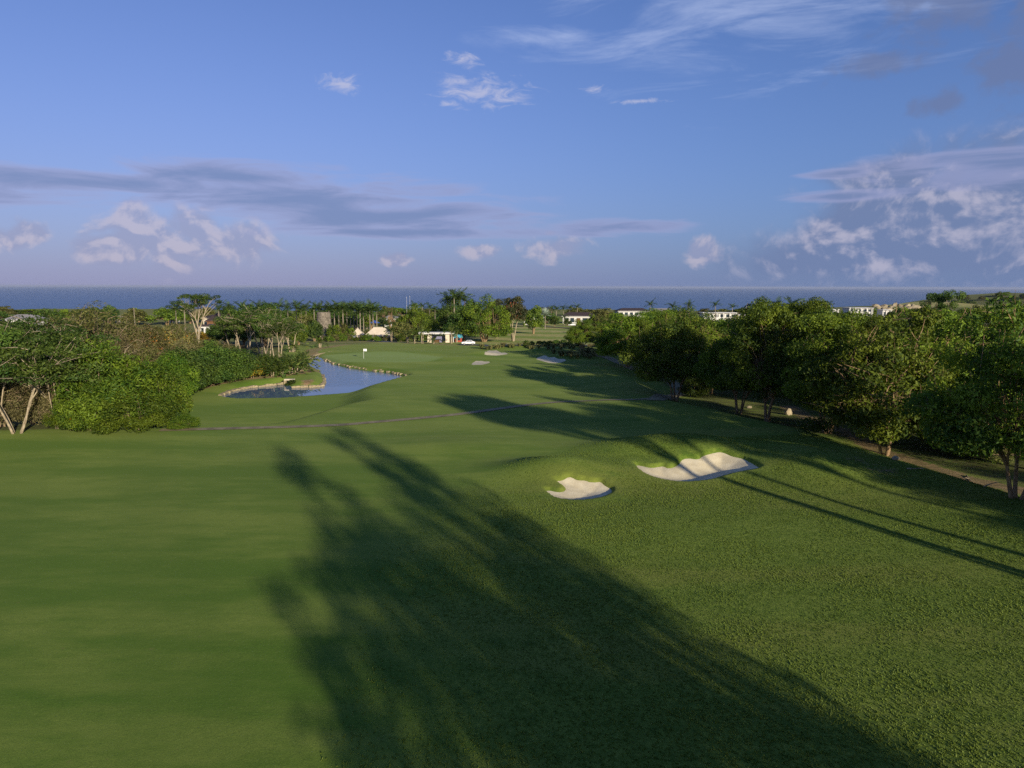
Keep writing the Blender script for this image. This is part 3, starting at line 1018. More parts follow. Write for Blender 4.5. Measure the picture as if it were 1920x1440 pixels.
# --- the planted row on the right
row = [  # u, base v, top v, width, proto, label
    (1905, 934, 590, 400, 1, 'nearest tree of the right-hand row with leaning trunk and bare twigs'),
    (1660, 853, 592, 300, 0, 'dark broad tree hanging low over the dirt track, second nearest of row'),
    (1550, 812, 586, 275, 2, 'broad tree with bright three-forked yellow-lit trunk beside the dirt track'),
    (1440, 791, 572, 235, 0, 'tree with sturdy twin-stemmed trunk at the crest of the right bank'),
    (1386, 776, 600, 185, 2, 'smaller tree with thin forked trunk left of the twin-stemmed tree'),
    (1265, 752, 592, 190, 1, 'slim grey-trunked tree standing beside the pale path bend'),
    (1177, 688, 588, 150, 0, 'dark rounded tree with warm-lit trunk near the far cart path'),
    (1091, 657, 600, 78, 2, 'small dark tree at the far end of the right-hand row'),
]
for u, vb, vt, w, k, lab in row:
    tree(P_LOW if u == 1660 else P_ROW[k], 'broadleaf_tree', lab, 'tree', u, vb, vt, w, 'trees of the right-hand row')
back = [(1332, 738, 598, 165), (1500, 748, 566, 205), (1610, 760, 590, 225), (1715, 772, 598, 240), (1800, 800, 592, 260), (1895, 806, 584, 290), (1420, 722, 572, 180), (1345, 700, 602, 140), (1560, 712, 590, 180), (1660, 715, 597, 180),
        (1765, 722, 588, 190), (1860, 728, 578, 210), (1285, 694, 586, 130), (1232, 668, 582, 110), (1215, 706, 600, 110), (1140, 664, 600, 80), (1480, 690, 576, 150), (1950, 760, 580, 300)]
for i, (u, vb, vt, w) in enumerate(back):
    tree(P_LOW if i in (4, 5) else P_ROW[(i * 2 + 1) % 3], 'broadleaf_tree', 'leafy tree crowding behind the right-hand row', 'tree', u, vb, vt, w, 'trees behind the right-hand row')
for i, (u, vb, vt, w) in enumerate(((1345, 726, 690, 80), (1500, 732, 700, 90), (1730, 828, 745, 130), (1800, 846, 750, 150), (1870, 862, 755, 160), (1930, 880, 760, 170), (1300, 742, 705, 70))):
    tree((P_SHRUB, P_BUSH, P_OLIVE)[i % 3][i % 2], 'understory_shrub', 'shaded shrub under the trees beyond the dirt track', 'shrub', u, vb, vt, w, 'shrubs beyond the dirt track')
tree(P_UMB, 'umbrella_tree', 'thin flat-topped tree rising above the right-hand canopy against the sea', 'tree', 1750, 712, 532, 74)
# the row goes on out of the frame, behind and beside the viewpoint; these throw the long shadows on the turf
for (x, y, h, w, k) in ((15.9, -3.8, 20.5, 7.4, 0), (19.8, 4.2, 21, 7.2, 1), (26, -14, 19, 9.0, 0), (20, -10, 16, 9.0, 1), (32, -18, 17, 8, 0), (12.0, -6.0, 13, 7.5, 1)):
    tree(P_SHADE[k], 'tall_tree', 'tall tree outside the frame casting the long fairway shadow', 'tree', 0, 0, 0, 0, 'trees outside the frame', loc=(x, y), h=h, wm=w)
for (x, y, h, w, k) in ((37.5, 15, 21.5, 8.5, 1), (31.5, 27.5, 20.5, 8.0, 1), (37, 22, 21.5, 9, 1), (45, 17, 21, 9.0, 1), (41.5, 36, 9.5, 10, 0), (46, 20, 9, 10, 2), (56, 0, 9.5, 10, 1), (60, 30, 9, 11, 0)):
    tree(P_ROW[k] if h < 18 else P_TALL, 'broadleaf_tree', 'tree outside the frame continuing the right-hand row', 'tree', 0, 0, 0, 0, 'trees outside the frame', loc=(x, y), h=h, wm=w)

# --- thicket on the left
for (u, vb, vt, w, k, lab) in ((32, 812, 606, 290, 0, 'white-barked spreading tree at the left edge of the fairway'), (128, 799, 618, 215, 1, 'white-barked tree with crooked stems next to the bright shrub thicket'),
                               (-70, 822, 596, 300, 1, 'white-barked tree half outside the left edge of the picture'), (70, 770, 604, 230, 1, 'white-barked tree deeper in the left thicket')):
    tree(P_PALE[k], 'white_barked_tree', lab, 'tree', u, vb, vt, w, 'white-barked trees')
for (u, vb, vt, w, k) in ((5, 800, 690, 130, 0), (62, 796, 700, 110, 1), (105, 798, 705, 100, 0), (150, 790, 690, 90, 1), (40, 780, 660, 120, 1)):
    tree(P_BROWN[k], 'brown_bush', 'tangled brown undergrowth bush beneath the white-barked trees', 'shrub', u, vb, vt, w, 'undergrowth below the white-barked trees')
for (u, vb, vt, w, k) in ((108, 804, 650, 60, 1), (-8, 808, 630, 80, 1)):
    tree(P_SLIM[k], 'slim_tree', 'thin crooked pale-stemmed tree at the front of the left thicket', 'tree', u, vb, vt, w, 'thin pale stems of the left thicket')
for (u, vb, vt, w, k) in ((222, 800, 642, 190, 0), (296, 797, 662, 120, 1), (168, 806, 700, 130, 1), (258, 806, 722, 150, 0), (322, 752, 655, 110, 1), (135, 806, 745, 90, 0)):
    tree(P_BUSH[k], 'bright_shrub', 'bright green tall shrub in the left thicket', 'shrub', u, vb, vt, w, 'bright shrubs of the left thicket')
tree(P_BUSH[1], 'low_shrub', 'low rounded shrub beside the end of the cart path', 'shrub', 346, 803, 774, 66)
for (u, vb, vt, w, k) in ((350, 738, 652, 110, 0), (398, 722, 640, 112, 1), (440, 714, 652, 90, 0), (372, 728, 664, 90, 1), (505, 703, 662, 80, 1)):
    tree(P_SHRUB[k], 'dark_shrub', 'dense mid-green shrub behind the mulch strip near the pond', 'shrub', u, vb, vt, w, 'dense shrubs behind the mulch strip')
for (u, vb, vt, w, k) in ((172, 715, 565, 180, 0), (235, 700, 588, 130, 1), (120, 712, 590, 110, 0), (300, 690, 612, 120, 1), (330, 676, 598, 110, 0), (420, 682, 640, 90, 1), (200, 740, 640, 120, 1), (150, 700, 582, 90, 1), (390, 690, 630, 80, 0), (275, 720, 645, 110, 0)):
    tree(P_OLIVE[k], 'olive_shrub', 'olive half-dry tree on the left hillside', 'tree', u, vb, vt, w, 'half-dry trees on the left hillside')
for (u, vb, vt, w, k) in ((225, 728, 606, 100, 0), (350, 702, 640, 90, 1), (290, 716, 646, 80, 0)):
    tree(P_BROWN[k], 'bare_shrub', 'brown nearly leafless tree on the left hillside', 'tree', u, vb, vt, w, 'nearly leafless trees on the left hillside')
for (u, vb, vt, w) in ((278, 700, 600, 100), (318, 690, 606, 80), (245, 706, 612, 70)):
    tree(P_ORANGE, 'orange_flowering_tree', 'orange-flowering tree on the left hillside', 'tree', u, vb, vt, w, 'orange-flowering trees')
for (u, vb, vt, w, k) in ((20, 735, 592, 180, 0), (95, 730, 622, 150, 1), (-60, 720, 590, 200, 0), (190, 770, 660, 110, 1), (60, 690, 606, 140, 1)):
    tree(P_DARK[k], 'dark_tree', 'dark green tree at the back of the left thicket', 'tree', u, vb, vt, w, 'dark trees of the left thicket')
tree(P_UMB, 'umbrella_tree', 'tall flat-topped spreading tree above the white gatehouse', 'tree', 372, 645, 544, 92, rot=2.2)
for (u, vb, vt, w, k) in ((462, 672, 576, 95, 0), (492, 668, 572, 95, 1), (522, 690, 588, 70, 0), (505, 680, 582, 70, 1), (440, 668, 590, 80, 1), (545, 660, 590, 60, 0)):
    tree(P_SLIM[k], 'slim_tree', 'slim pale-trunked tree in the grove left of the pond', 'tree', u, vb, vt, w, 'slim grove left of the pond')
for (u, vb, vt, w, k) in ((455, 655, 578, 110, 0), (495, 650, 570, 110, 1), (425, 650, 592, 70, 0)):
    tree(P_DARK[k], 'dark_tree', 'rounded dark tree behind the slim pale-trunked grove', 'tree', u, vb, vt, w, 'dark trees behind the grove')
for (u, vb, vt, w) in ((460, 710, 684, 40), (474, 709, 676, 44), (486, 706, 682, 34)):
    tree(P_YEL, 'yellow_shrub', 'yellow-leaved shrub at the edge of the mulch strip', 'shrub', u, vb, vt, w, 'yellow shrubs by the mulch strip')
for (u, vb, vt, w) in ((365, 640, 620, 46), (392, 640, 622, 46)):
    tree(P_YEL, 'yellow_hedge', 'yellow hedge below the white gatehouse', 'hedge', u, vb, vt, w, 'yellow hedges')

# --- middle distance trees
tree(P_BAN, 'banyan_tree', 'wide domed dark-green tree behind the white pavilion', 'tree', 780, 635, 576, 92)
for (u, vb, vt, w, p, lab) in ((868, 640, 572, 74, P_DARK[0], 'dark shaded tree behind the parked white car'), (908, 641, 561, 100, P_BAN, 'big spreading tree with pale low limbs beside the far road'),
                               (850, 632, 556, 60, P_DARK[1], 'dark tree beneath the tall palm cluster'), (962, 640, 556, 54, P_FLAME[0], 'tall rust-flowering tree with pale trunk by the terraces'),
                               (932, 634, 561, 54, P_FLAME[1], 'rust-flowering tree behind the big spreading tree'), (1000, 626, 571, 46, P_FAR[1], 'smooth domed green tree left of the silver palm'),
                               (885, 626, 558, 60, P_FAR[0], 'dark tree rising behind the big spreading tree'), (825, 628, 594, 36, P_FAR[1], 'pale round tree right of the domed tree'),
                               (720, 616, 566, 22, P_SPIRE, 'narrow dark spire tree right of the palm grove'), (733, 618, 568, 34, P_SPIRE, 'conical tree above the small white hut')):
    tree(p, 'tree', lab, 'tree', u, vb, vt, w)
# trees scattered over the far plateau, one by one
far_rng = random.Random(21)
for i in range(64):
    u = -60 + 2040 * (i + far_rng.random() * .8) / 64
    vb = far_rng.uniform(594, 612)
    vt = far_rng.uniform(569, 582)
    if 1040 < u < 1400 or 985 < u < 1040:
        vt = far_rng.uniform(577, 586)
    if 1560 < u < 1690:
        vt = far_rng.uniform(580, 586)
    if 640 < u < 800:
        vt += 3
    for z0_, z1_ in ((985, 1018), (1042, 1124), (1150, 1216), (1300, 1410), (1575, 1668), (20, 84), (725, 745)):
        if z0_ < u < z1_:
            vb, vt = 592, far_rng.uniform(575, 580)
    tree(P_FAR[far_rng.randrange(3)], 'far_tree', 'distant tree on the plateau before the sea', 'tree', u, vb, vt, far_rng.uniform(34, 62), 'distant trees before the sea')
for i in range(26):
    y_ = far_rng.uniform(1500, 1820)
    x_ = y_ * far_rng.uniform(.60, .76)
    tree(P_FAR[i % 3], 'headland_tree', 'hazy tree on the headland at the far right', 'tree', 0, 0, 0, 0, 'trees on the far headland', loc=(x_, y_), h=far_rng.uniform(10, 16), wm=far_rng.uniform(22, 40))
mid = [(640, 618, 588, 40, 0), (668, 617, 586, 44, 0), (696, 617, 588, 40, 1), (655, 634, 612, 24, 1), (690, 634, 618, 16, 2), (590, 640, 598, 40, 0), (560, 648, 606, 44, 1), (575, 630, 590, 40, 2), (625, 636, 606, 30, 1), (645, 634, 606, 26, 2), (756, 640, 604, 40, 2), (1040, 612, 592, 20, 0), (1125, 620, 592, 30, 2), (1150, 630, 590, 50, 2),
       (1190, 640, 592, 60, 1), (1112, 612, 588, 22, 1), (1064, 611, 596, 16, 0), (1240, 640, 582, 60, 2), (1300, 640, 588, 60, 0), (1360, 650, 598, 70, 1), (1222, 620, 582, 34, 0), (1270, 620, 576, 50, 1), (945, 628, 596, 30, 1)]
for (u, vb, vt, w, k) in mid:
    tree(P_FAR[k], 'garden_tree', 'bushy garden tree in the middle distance', 'tree', u, vb, vt, w, 'garden trees in the middle distance')


# --- palms
def frond_mesh(name, mat, length, width, droop, seg=9, seed=1):
    rng = np.random.default_rng(seed)
    v, f, t = [], [], []
    for side in (-1, 1):
        for i in range(seg):
            a, b = (i + .15) / seg, (i + .95) / seg
            for (s0, s1) in ((a, b),):
                def pt(s):
                    return np.array([s * length * (1 - .12 * s * s * droop), 0, length * (.30 * s - droop * .62 * s * s)])
                w = width * math.sin(PI * min(.97, .12 + .86 * (s0 + s1) / 2)) ** .7
                p0, p1 = pt(s0), pt(s1)
                tip = (p0 + p1) / 2 + np.array([.22 * length * (.4 + .6 * s1), side * w, -.28 * w + rng.normal() * .05])
                n = len(v)
                v += [p0, p1, tip + np.array([.10, 0, 0]), tip - np.array([.06, 0, 0])]
                f.append((n, n + 1, n + 2, n + 3) if side > 0 else (n + 3, n + 2, n + 1, n))
                t += [rng.random()] * 4
    return np_mesh(name, np.array(v), np.array(f), [mat], {'tint': np.array(t)})


FROND = [frond_mesh('frond_mesh', M['palm'], 3.3, .62, .8, seed=3), frond_mesh('frond_mesh', M['palm'], 3.0, .60, 1.25, seed=4)]
SILVER = frond_mesh('fan_leaf_mesh', M['silver'], 2.6, 1.0, .45, 8, seed=5)
BANANA = frond_mesh('banana_leaf_mesh', M['banana'], 2.4, .42, 1.2, 6, seed=6)
mb = MB()
mb.tube([(0, 0, -.05), (0, 0, .03), (.004, 0, .3), (0, .004, .62), (0, 0, .9), (0, 0, 1.0)], [.34, .25, .21, .23, .19, .12], 8)
PALM_TRUNK = mb.build('palm_trunk_mesh', M['palmbark'], smooth=True)
mb = MB()
for k in range(3):
    a = k * 2.1
    mb.tube([(.2 * math.cos(a), .2 * math.sin(a), -.05), (.3 * math.cos(a), .3 * math.sin(a), .5), (.34 * math.cos(a + .3), .34 * math.sin(a + .3), 1.0)], [.16, .12, .08], 6)
BANANA_STEM = mb.build('banana_stem_mesh', M['palebark'], smooth=True)


def palm(name, label, u, vb, vt, group, kind='palm', size=1.0, n=13):
    x, y = hit(u, vb)
    z = H1(x, y)
    r = ray(u, vt)
    top = CAMZ + r.z * (math.hypot(x, y) / math.hypot(r.x, r.y)) - z
    e = empty(name, (x, y, z), RNG.random() * 6.28)
    fm = {'palm': None, 'silver': SILVER, 'banana': BANANA}[kind]
    th = max(.8, top - (1.0 if kind == 'palm' else 1.6 if kind == 'silver' else 1.3) * size)
    mesh_obj('trunk' if kind != 'banana' else 'stem', PALM_TRUNK if kind != 'banana' else BANANA_STEM, e, scale=(.85 * size ** .5, .85 * size ** .5, th) if kind != 'banana' else (.7 * size, .7 * size, th))
    for i in range(n):
        a = i * 2.39996 + RNG.uniform(-.25, .25)
        t = i / (n - 1)
        tilt = -1.05 + 1.25 * t if kind != 'silver' else -1.25 + 1.45 * t      # older leaves hang, young ones stand
        s = size * RNG.uniform(.85, 1.1)
        mesh_obj('frond' if kind == 'palm' else 'leaf', fm or FROND[i % 2], e, (0, 0, th * .985), (0, tilt, a), (s, s, s))
    thing(e, label, 'palm' if kind != 'banana' else 'plant', group)


for u, vt in ((332, 572), (348, 574), (412, 573), (432, 571), (456, 571), (472, 573), (487, 569), (506, 571), (525, 569), (541, 571), (557, 569), (575, 573), (590, 574)):
    palm('royal_palm', 'tall palm in the horizon line left of the mill tower', u, RNG.uniform(618, 624), vt, 'palm line on the horizon', size=1.6)
for i, u in enumerate((566, 600, 618, 628, 636, 644, 651, 658, 664, 670, 676, 682, 688, 694, 700, 707)):
    palm('royal_palm', 'straight palm of the grove right of the mill tower' if u > 622 else 'palm rising behind the stone mill tower', u, RNG.uniform(616, 630), RNG.uniform(571, 577), 'palm grove by the mill', size=1.7, n=17)
for u, vb, vt in ((840, 632, 553), (852, 634, 548), (862, 632, 551), (872, 630, 556)):
    palm('tall_palm', 'tall palm of the cluster crowning the dark trees', u, vb, vt, 'tall palm cluster', size=1.7)
for u, vb, vt in ((792, 612, 570), (806, 614, 572), (816, 616, 576), (828, 618, 578), (776, 610, 569)):
    palm('garden_palm', 'garden palm between the domed tree and the tall palm cluster', u, vb, vt, 'garden palms left of the tall cluster', size=1.2)
for u, vb, vt in ((1034, 606, 575), (1043, 606, 576), (1056, 604, 575), (1068, 604, 574), (1082, 603, 572), (1260, 622, 570), (1290, 620, 568), (1218, 618, 566), (1340, 610, 567), (1372, 606, 572), (1452, 660, 566), (1480, 650, 564), (1520, 650, 570), (1545, 645, 570)):
    palm('villa_palm', 'palm among the distant white villas' if u < 1400 else 'palm poking above the right-hand canopy', u, vb, vt, 'palms near the villas', size=1.25)
palm('villa_palm', 'short palm with thick trunk in front of the long white villa', 1058, 609, 592, 'palms near the villas', size=1.1)
palm('silver_palm', 'silver fan palm standing alone on the far lawn', 1022, 617, 582, None, 'silver', size=1.35, n=16)
for u, vb, vt in ((537, 700, 672), (546, 702, 668), (556, 698, 666), (566, 696, 670), (574, 690, 662), (528, 704, 678), (512, 706, 676), (563, 686, 660)):
    palm('banana_plant', 'broad-leaved banana plant on the bank left of the pond', u, vb, vt, 'banana plants by the pond', 'banana', size=1.5, n=11)
for u, vb, vt in ((552, 660, 636), (600, 652, 630), (742, 640, 612), (734, 640, 610), (792, 644, 612), (778, 644, 618), (812, 645, 628), (846, 644, 610), (856, 642, 615), (764, 643, 618)):
    palm('young_palm', 'young bushy palm planted along the mulch beds beyond the green', u, vb, vt, 'young palms in the mulch beds', 'banana', size=1.5, n=10)


# --- tussock grass round the far bunkers, shrubs in the beds
def tussock_mesh(seed):
    rng = np.random.default_rng(seed)
    v, f, t = [], [], []
    for i in range(70):
        a, lean = rng.random() * 6.28, .25 + .75 * rng.random()
        L = .75 + .5 * rng.random()
        d = np.array([math.cos(a), math.sin(a), 0])
        s = np.array([-d[1], d[0], 0]) * .05
        b = d * .12 * rng.random()
        m_ = b + d * lean * L * .45 + np.array([0, 0, L * .75])
        e = b + d * lean * L * 1.0 + np.array([0, 0, L * (.95 - .55 * lean)])
        n = len(v)
        v += [b - s, b + s, m_ + s, m_ - s, e]
        f += [(n, n + 1, n + 2, n + 3), (n + 3, n + 2, n + 4, n + 4)]
        t += [rng.random()] * 5
    me = bpy.data.meshes.new('tussock')
    me.from_pydata([tuple(p) for p in v], [], [tuple(dict.fromkeys(q)) for q in f])
    me.materials.append(M['tussock'])
    me.attributes.new('tint', 'FLOAT', 'POINT').data.foreach_set('value', np.array(t, np.float32))
    return me


TUSS = [tussock_mesh(i) for i in range(3)]
tr = random.Random(5)
spots = [(1070 + tr.uniform(0, 46), 665 + tr.uniform(-4, 8)) for _ in range(14)] + [(1040 + 8 * i + tr.uniform(-3, 3), 664 + tr.uniform(-2, 4)) for i in range(10)] + [(935 + 9.5 * i + tr.uniform(-3, 3), 651.5 + tr.uniform(-2, 4)) for i in range(18)] \
    + [(905 + 8 * i + tr.uniform(-2, 2), 654 + tr.uniform(-1, 2)) for i in range(5)]
for u, v in spots:
    x, y = hit(u, v)
    s = tr.uniform(1.1, 1.9)
    o = mesh_obj('grass_tussock', TUSS[tr.randrange(3)], None, (x, y, H1(x, y) - .05), (0, 0, tr.random() * 6.28), (s, s, s * .9))
    thing(o, 'ornamental grass tussock on the rise behind the far bunkers', 'grass tussock', 'grass tussocks behind the far bunkers')
for i in range(14):
    u, v = 985 + 12 * i + tr.uniform(-3, 3), 649 + tr.uniform(-1, 1.5) + (2 if i > 7 else 0)
    x, y = hit(u, v)
    s = tr.uniform(.20, .30)
    e = empty('bed_shrub', (x, y, H1(x, y) - .05), tr.random() * 6, (s, s, s * .9))
    pr = P_BROWN[i % 2] if i > 8 else P_SHRUB[i % 2]
    mesh_obj('trunk', pr.trunk, e)
    mesh_obj('crown', pr.crown, e)
    thing(e, 'low dark shrub in the line along the far road', 'shrub', 'low shrubs along the far road')
for i in range(22):
    u = (596 + 8 * i) if i < 18 else (752 + 14 * (i - 18))
    x, y = hit(u, tr.uniform(637, 641))
    s = tr.uniform(.22, .40)
    e = empty('bed_shrub', (x, y, H1(x, y) - .05), tr.random() * 6, (s, s, s))
    pr = (P_BUSH[0], P_OLIVE[0], P_BUSH[1])[i % 3]
    mesh_obj('trunk', pr.trunk, e)
    mesh_obj('crown', pr.crown, e)
    thing(e, 'small shrub in the bed behind the green', 'shrub', 'shrubs in the bed behind the green')


# --- short tufts of the rough in the foreground: one uncountable mass
def build_rough():
    rng = np.random.default_rng(9)
    n = 190000
    y = 19 + 50 * rng.random(n) ** 1.15
    x = -8 + rng.random(n) * 50
    keep = (x < .80 * y + 3) & (x > np.interp(y, ROUGH_Y, ROUGH_X) - 3.0 + 12.0 * rng.random(n) ** 1.6) & (x < crest(y) + 1.0)
    for poly, *_ in BUNKERS[:2]:
        keep &= sdist(x, y, poly) > .35 + 1.2 * rng.random(len(x))
    x, y = x[keep], y[keep]
    z = HT(x, y)
    n = len(x)
    P = np.stack([x, y, z - .01], -1)
    patch = np.clip(.5 + .28 * np.sin(x * .9 + 2 * np.sin(y * .5)) * np.sin(y * .8 + 1.3 * np.sin(x * .6)) + .30 * np.sin(x * .23 + 1.5 * np.sin(y * .17)) * np.sin(y * .31 + x * .08), 0, 1)
    V, T = [], []
    for k in range(3):
        a = rng.random(n) * 6.28
        L = (.03 + .045 * rng.random(n)) * (.55 + .9 * patch)
        d = np.stack([np.cos(a), np.sin(a), np.zeros(n)], -1)
        s = np.stack([-np.sin(a), np.cos(a), np.zeros(n)], -1) * (.018 + .02 * rng.random(n))[:, None]
        e = P + d * (L * (.3 + .8 * rng.random(n)))[:, None]
        e[:, 2] += L
        b = P + d * .02
        V.append(np.stack([b - s, b + s, e], 1))
        T.append(np.clip(.75 * patch + .40 * rng.random(n) - .08, 0, 1))
    V = np.concatenate(V).reshape(-1, 3)
    f = np.arange(len(V)).reshape(-1, 3)
    o = mesh_obj('rough_grass', np_mesh('rough_grass', V, f, [M['blade']], {'tint': np.repeat(np.concatenate(T), 3)}))
    o['kind'] = 'stuff'
    o['label'] = 'short tufted rough grass on the bank right of the fairway'


build_rough()

# ------------------------------------------------------------------ pond edging, every stone its own piece
def stone_meshes():
    out = []
    for s in range(5):
        rng = np.random.default_rng(300 + s)
        v = []
        for z in (-.5, .25, .5):
            k = 1.0 if z < .4 else .82
            for cx, cy in ((-.5, -.5), (0, -.56), (.5, -.5), (.5, .5), (0, .56), (-.5, .5)):
                v.append((cx * k + rng.normal() * .05, cy * k + rng.normal() * .05, z + rng.normal() * .05))
        f = [(r * 6 + i, r * 6 + (i + 1) % 6, r * 6 + 6 + (i + 1) % 6, r * 6 + 6 + i) for r in range(2) for i in range(6)] + [(12, 13, 14, 15, 16, 17)]
        me = bpy.data.meshes.new('stone_block')
        me.from_pydata(v, [], f)
        me.materials.append(M['stone'])
        out.append(me)
    return out


STONES = stone_meshes()


def edging(pix, label, size, jitter, gap, n_rows=1):
    P = [Vector((*hit_plane(u, v, POND_Z + .2), 0)) for u, v in pix]
    root = empty('stone_edging', (P[0].x, P[0].y, POND_Z))
    thing(root, label, 'stone edging', 'stone edgings of the pond')
    rg = random.Random(len(pix))
    for i in range(len(P) - 1):
        a, b = P[i], P[i + 1]
        L = (b - a).length
        t = 0.0
        while t < L:
            s = size * rg.uniform(.6, 1.35)
            p = a + (b - a) * min(1, (t + s / 2) / L) + Vector((rg.uniform(-jitter, jitter), rg.uniform(-jitter, jitter), 0))
            h = rg.uniform(.32, .52)
            t += s * 1.03
            if rg.random() < gap:
                continue
            mesh_obj('stone', STONES[rg.randrange(5)], root, (p.x - P[0].x, p.y - P[0].y, .12 + rg.uniform(-.03, .08)),
                     (rg.uniform(-.06, .06), rg.uniform(-.06, .06), math.atan2(b.y - a.y, b.x - a.x) + rg.uniform(-.2, .2)), (s, rg.uniform(.45, .75), h))


edging(BANK_LEFT[:6], 'low stone edging curving round the dark end of the pond', 1.1, .06, .0)
edging(BANK_LEFT[7:13], 'low stone edging round the grassy point into the pond', 1.1, .06, .0)
edging(BANK_LEFT[14:] + [(618, 661), (650, 660)], 'low stone edging along the far neck of the pond', 1.3, .08, .12)
edging([(u, v - 2.5) for u, v in BANK_FAR[1:]], 'rough stone edging along the bank below the green', .9, .35, .22)


def rock_mesh(seed, k=.22):
    import bmesh
    bm = bmesh.new()
    bmesh.ops.create_icosphere(bm, subdivisions=2, radius=.5)
    rng = random.Random(seed)
    planes = [(Vector((rng.gauss(0, 1), rng.gauss(0, 1), rng.gauss(0, 1))).normalized(), rng.uniform(.28, .42)) for _ in range(8)]
    for v in bm.verts:
        for n, d in planes:
            e = v.co.dot(n) - d
            if e > 0:
                v.co -= n * e
        v.co *= 1 + rng.uniform(-.03, .03)
    me = bpy.data.meshes.new('rock_mesh')
    bm.to_mesh(me)
    bm.free()
    me.materials.append(M['rock'])
    return me


ROCKS = [rock_mesh(i) for i in range(3)]
for i, (u, v, w, h, lab) in enumerate(((1478, 778, 15, 12, 'pale squarish boulder on the grass between two tree trunks'), (1616, 786, 14, 8, 'flat pale boulder beyond the dirt track'),
                                       (1405, 765, 10, 4, 'flat pale stone lying left of the twin-stemmed tree'), (1678, 862, 16, 8, 'weathered boulder at the foot of the low dark tree'))):
    x, y = hit(u, v)
    s, hh = w / F * y, h / F * y
    o = mesh_obj('boulder', ROCKS[i % 3], None, (x, y, H1(x, y) + hh * .35), (0, 0, i * 1.3), (s * 1.15, s, hh * 1.5))
    thing(o, lab, 'boulder', 'boulders under the right-hand trees')

# fallen branches on the dirt track
for i, (u, v, L) in enumerate(((1845, 914, 1.9), (1690, 822, 2.3), (1812, 893, 2.6), (1700, 880, 1.4))):
    x, y = hit(u, v)
    g = np.random.default_rng(i)
    mb = MB()
    pts = curve((0, 0, .06), (L * .8, L * .5, .08), g, n=4, wob=.08, lift=.1)
    mb.tube(pts, [.06, .05, .04, .03, .015], 5)
    mb.tube([pts[2], pts[2] + Vector((.4, -.1, .15)), pts[2] + Vector((.75, -.25, .12))], [.03, .022, .01], 4)
    o = mesh_obj('fallen_branch', mb.build('fallen_branch', M['palebark'], smooth=True), None, (x, y, H1(x, y)), (0, 0, i * 1.9))
    thing(o, 'fallen bare branch on the dirt track under the trees', 'branch', 'fallen branches on the dirt track')


# ------------------------------------------------------------------ buildings and small built things
def ground_at(u, v):
    x, y = hit(u, v)
    return x, y, H1(x, y)


def part(root, name, mb, *mats, smooth=False, label=None):
    o = mesh_obj(name, mb.build(name, *mats, smooth=smooth), root)
    if label:
        o['label'] = label
    return o


def villa(u, vb, wpx, h, label, roof='flat', roofmat='shingle', wall='white', depth=9.0, rz=0.0, cols=3, roof_h=2.0, storeys=1, cat='villa', name='villa'):
    x, y, z = ground_at(u, vb)
    w = wpx / F * y
    r = empty(name, (x, y, z - .1), rz)
    hw, hd = w / 2, depth / 2
    mb = MB()
    mb.box(-hw, hw, -hd, hd, -1.2, h)
    wl = part(r, 'wall', mb, M[wall])
    n = max(2, int(w / 3.4))
    for sN in range(storeys):
        zb = .15 + sN * h / storeys
        zt = zb + h / storeys * .72
        for i in range(n):
            cx = -hw + w * (i + .5) / n
            ww = w / n * (.30 if i % 3 else .36)
            door = (i == n // 2 and sN == 0)
            mb = MB()
            mb.box(cx - ww, cx + ww, -hd - .06, -hd + .05, zb if door else zb + .7, zt)
            o = part(r, 'door' if door else 'window', mb, M['glass'] if not door else M['wood'])
            mb = MB()
            t = .09
            zl = zb if door else zb + .7
            mb.box(cx - ww - t, cx - ww, -hd - .1, -hd, zl, zt + t)
            mb.box(cx + ww, cx + ww + t, -hd - .1, -hd, zl, zt + t)
            mb.box(cx - ww, cx + ww, -hd - .1, -hd, zt, zt + t)
            o2 = mesh_obj('frame', mb.build('frame', M[wall]), o)
    mb = MB()
    e = .8
    if roof == 'flat':
        mb.box(-hw - e, hw + e, -hd - 1.8, hd + e, h, h + .38)
        part(r, 'roof', mb, M[roofmat])
        for i in range(cols + 1):
            cx = -hw + w * i / cols
            mb = MB()
            mb.box(cx - .22, cx + .22, -hd - 1.6, -hd - 1.16, -1.2, h)
            part(r, 'column', mb, M[wall])
    else:
        rr = min(hw, hd) * (.75 if roof == 'hip' else .0)
        if roof == 'hip':
            mb.add([(-hw - e, -hd - e, h), (hw + e, -hd - e, h), (hw + e, hd + e, h), (-hw - e, hd + e, h), (-hw + rr, 0, h + roof_h), (hw - rr, 0, h + roof_h)],
                   [(0, 1, 5, 4), (1, 2, 5), (2, 3, 4, 5), (3, 0, 4), (3, 2, 1, 0)])
        else:
            mb.add([(-hw - e, -hd - e, h), (hw + e, -hd - e, h), (hw + e, hd + e, h), (-hw - e, hd + e, h), (-hw - e, 0, h + roof_h), (hw + e, 0, h + roof_h)],
                   [(0, 1, 5, 4), (1, 2, 5), (2, 3, 4, 5), (3, 0, 4), (3, 2, 1, 0)])
        part(r, 'roof', mb, M[roofmat])
        mb = MB()
        mb.box(-hw - e - .03, hw + e + .03, -hd - e - .06, -hd - e + .08, h - .28, h - .02)
        mb.box(-hw - e - .03, hw + e + .03, hd + e - .08, hd + e + .06, h - .28, h - .02)
        part(r, 'fascia', mb, M[wall])
    thing(r, label, cat, 'distant buildings')
    return r


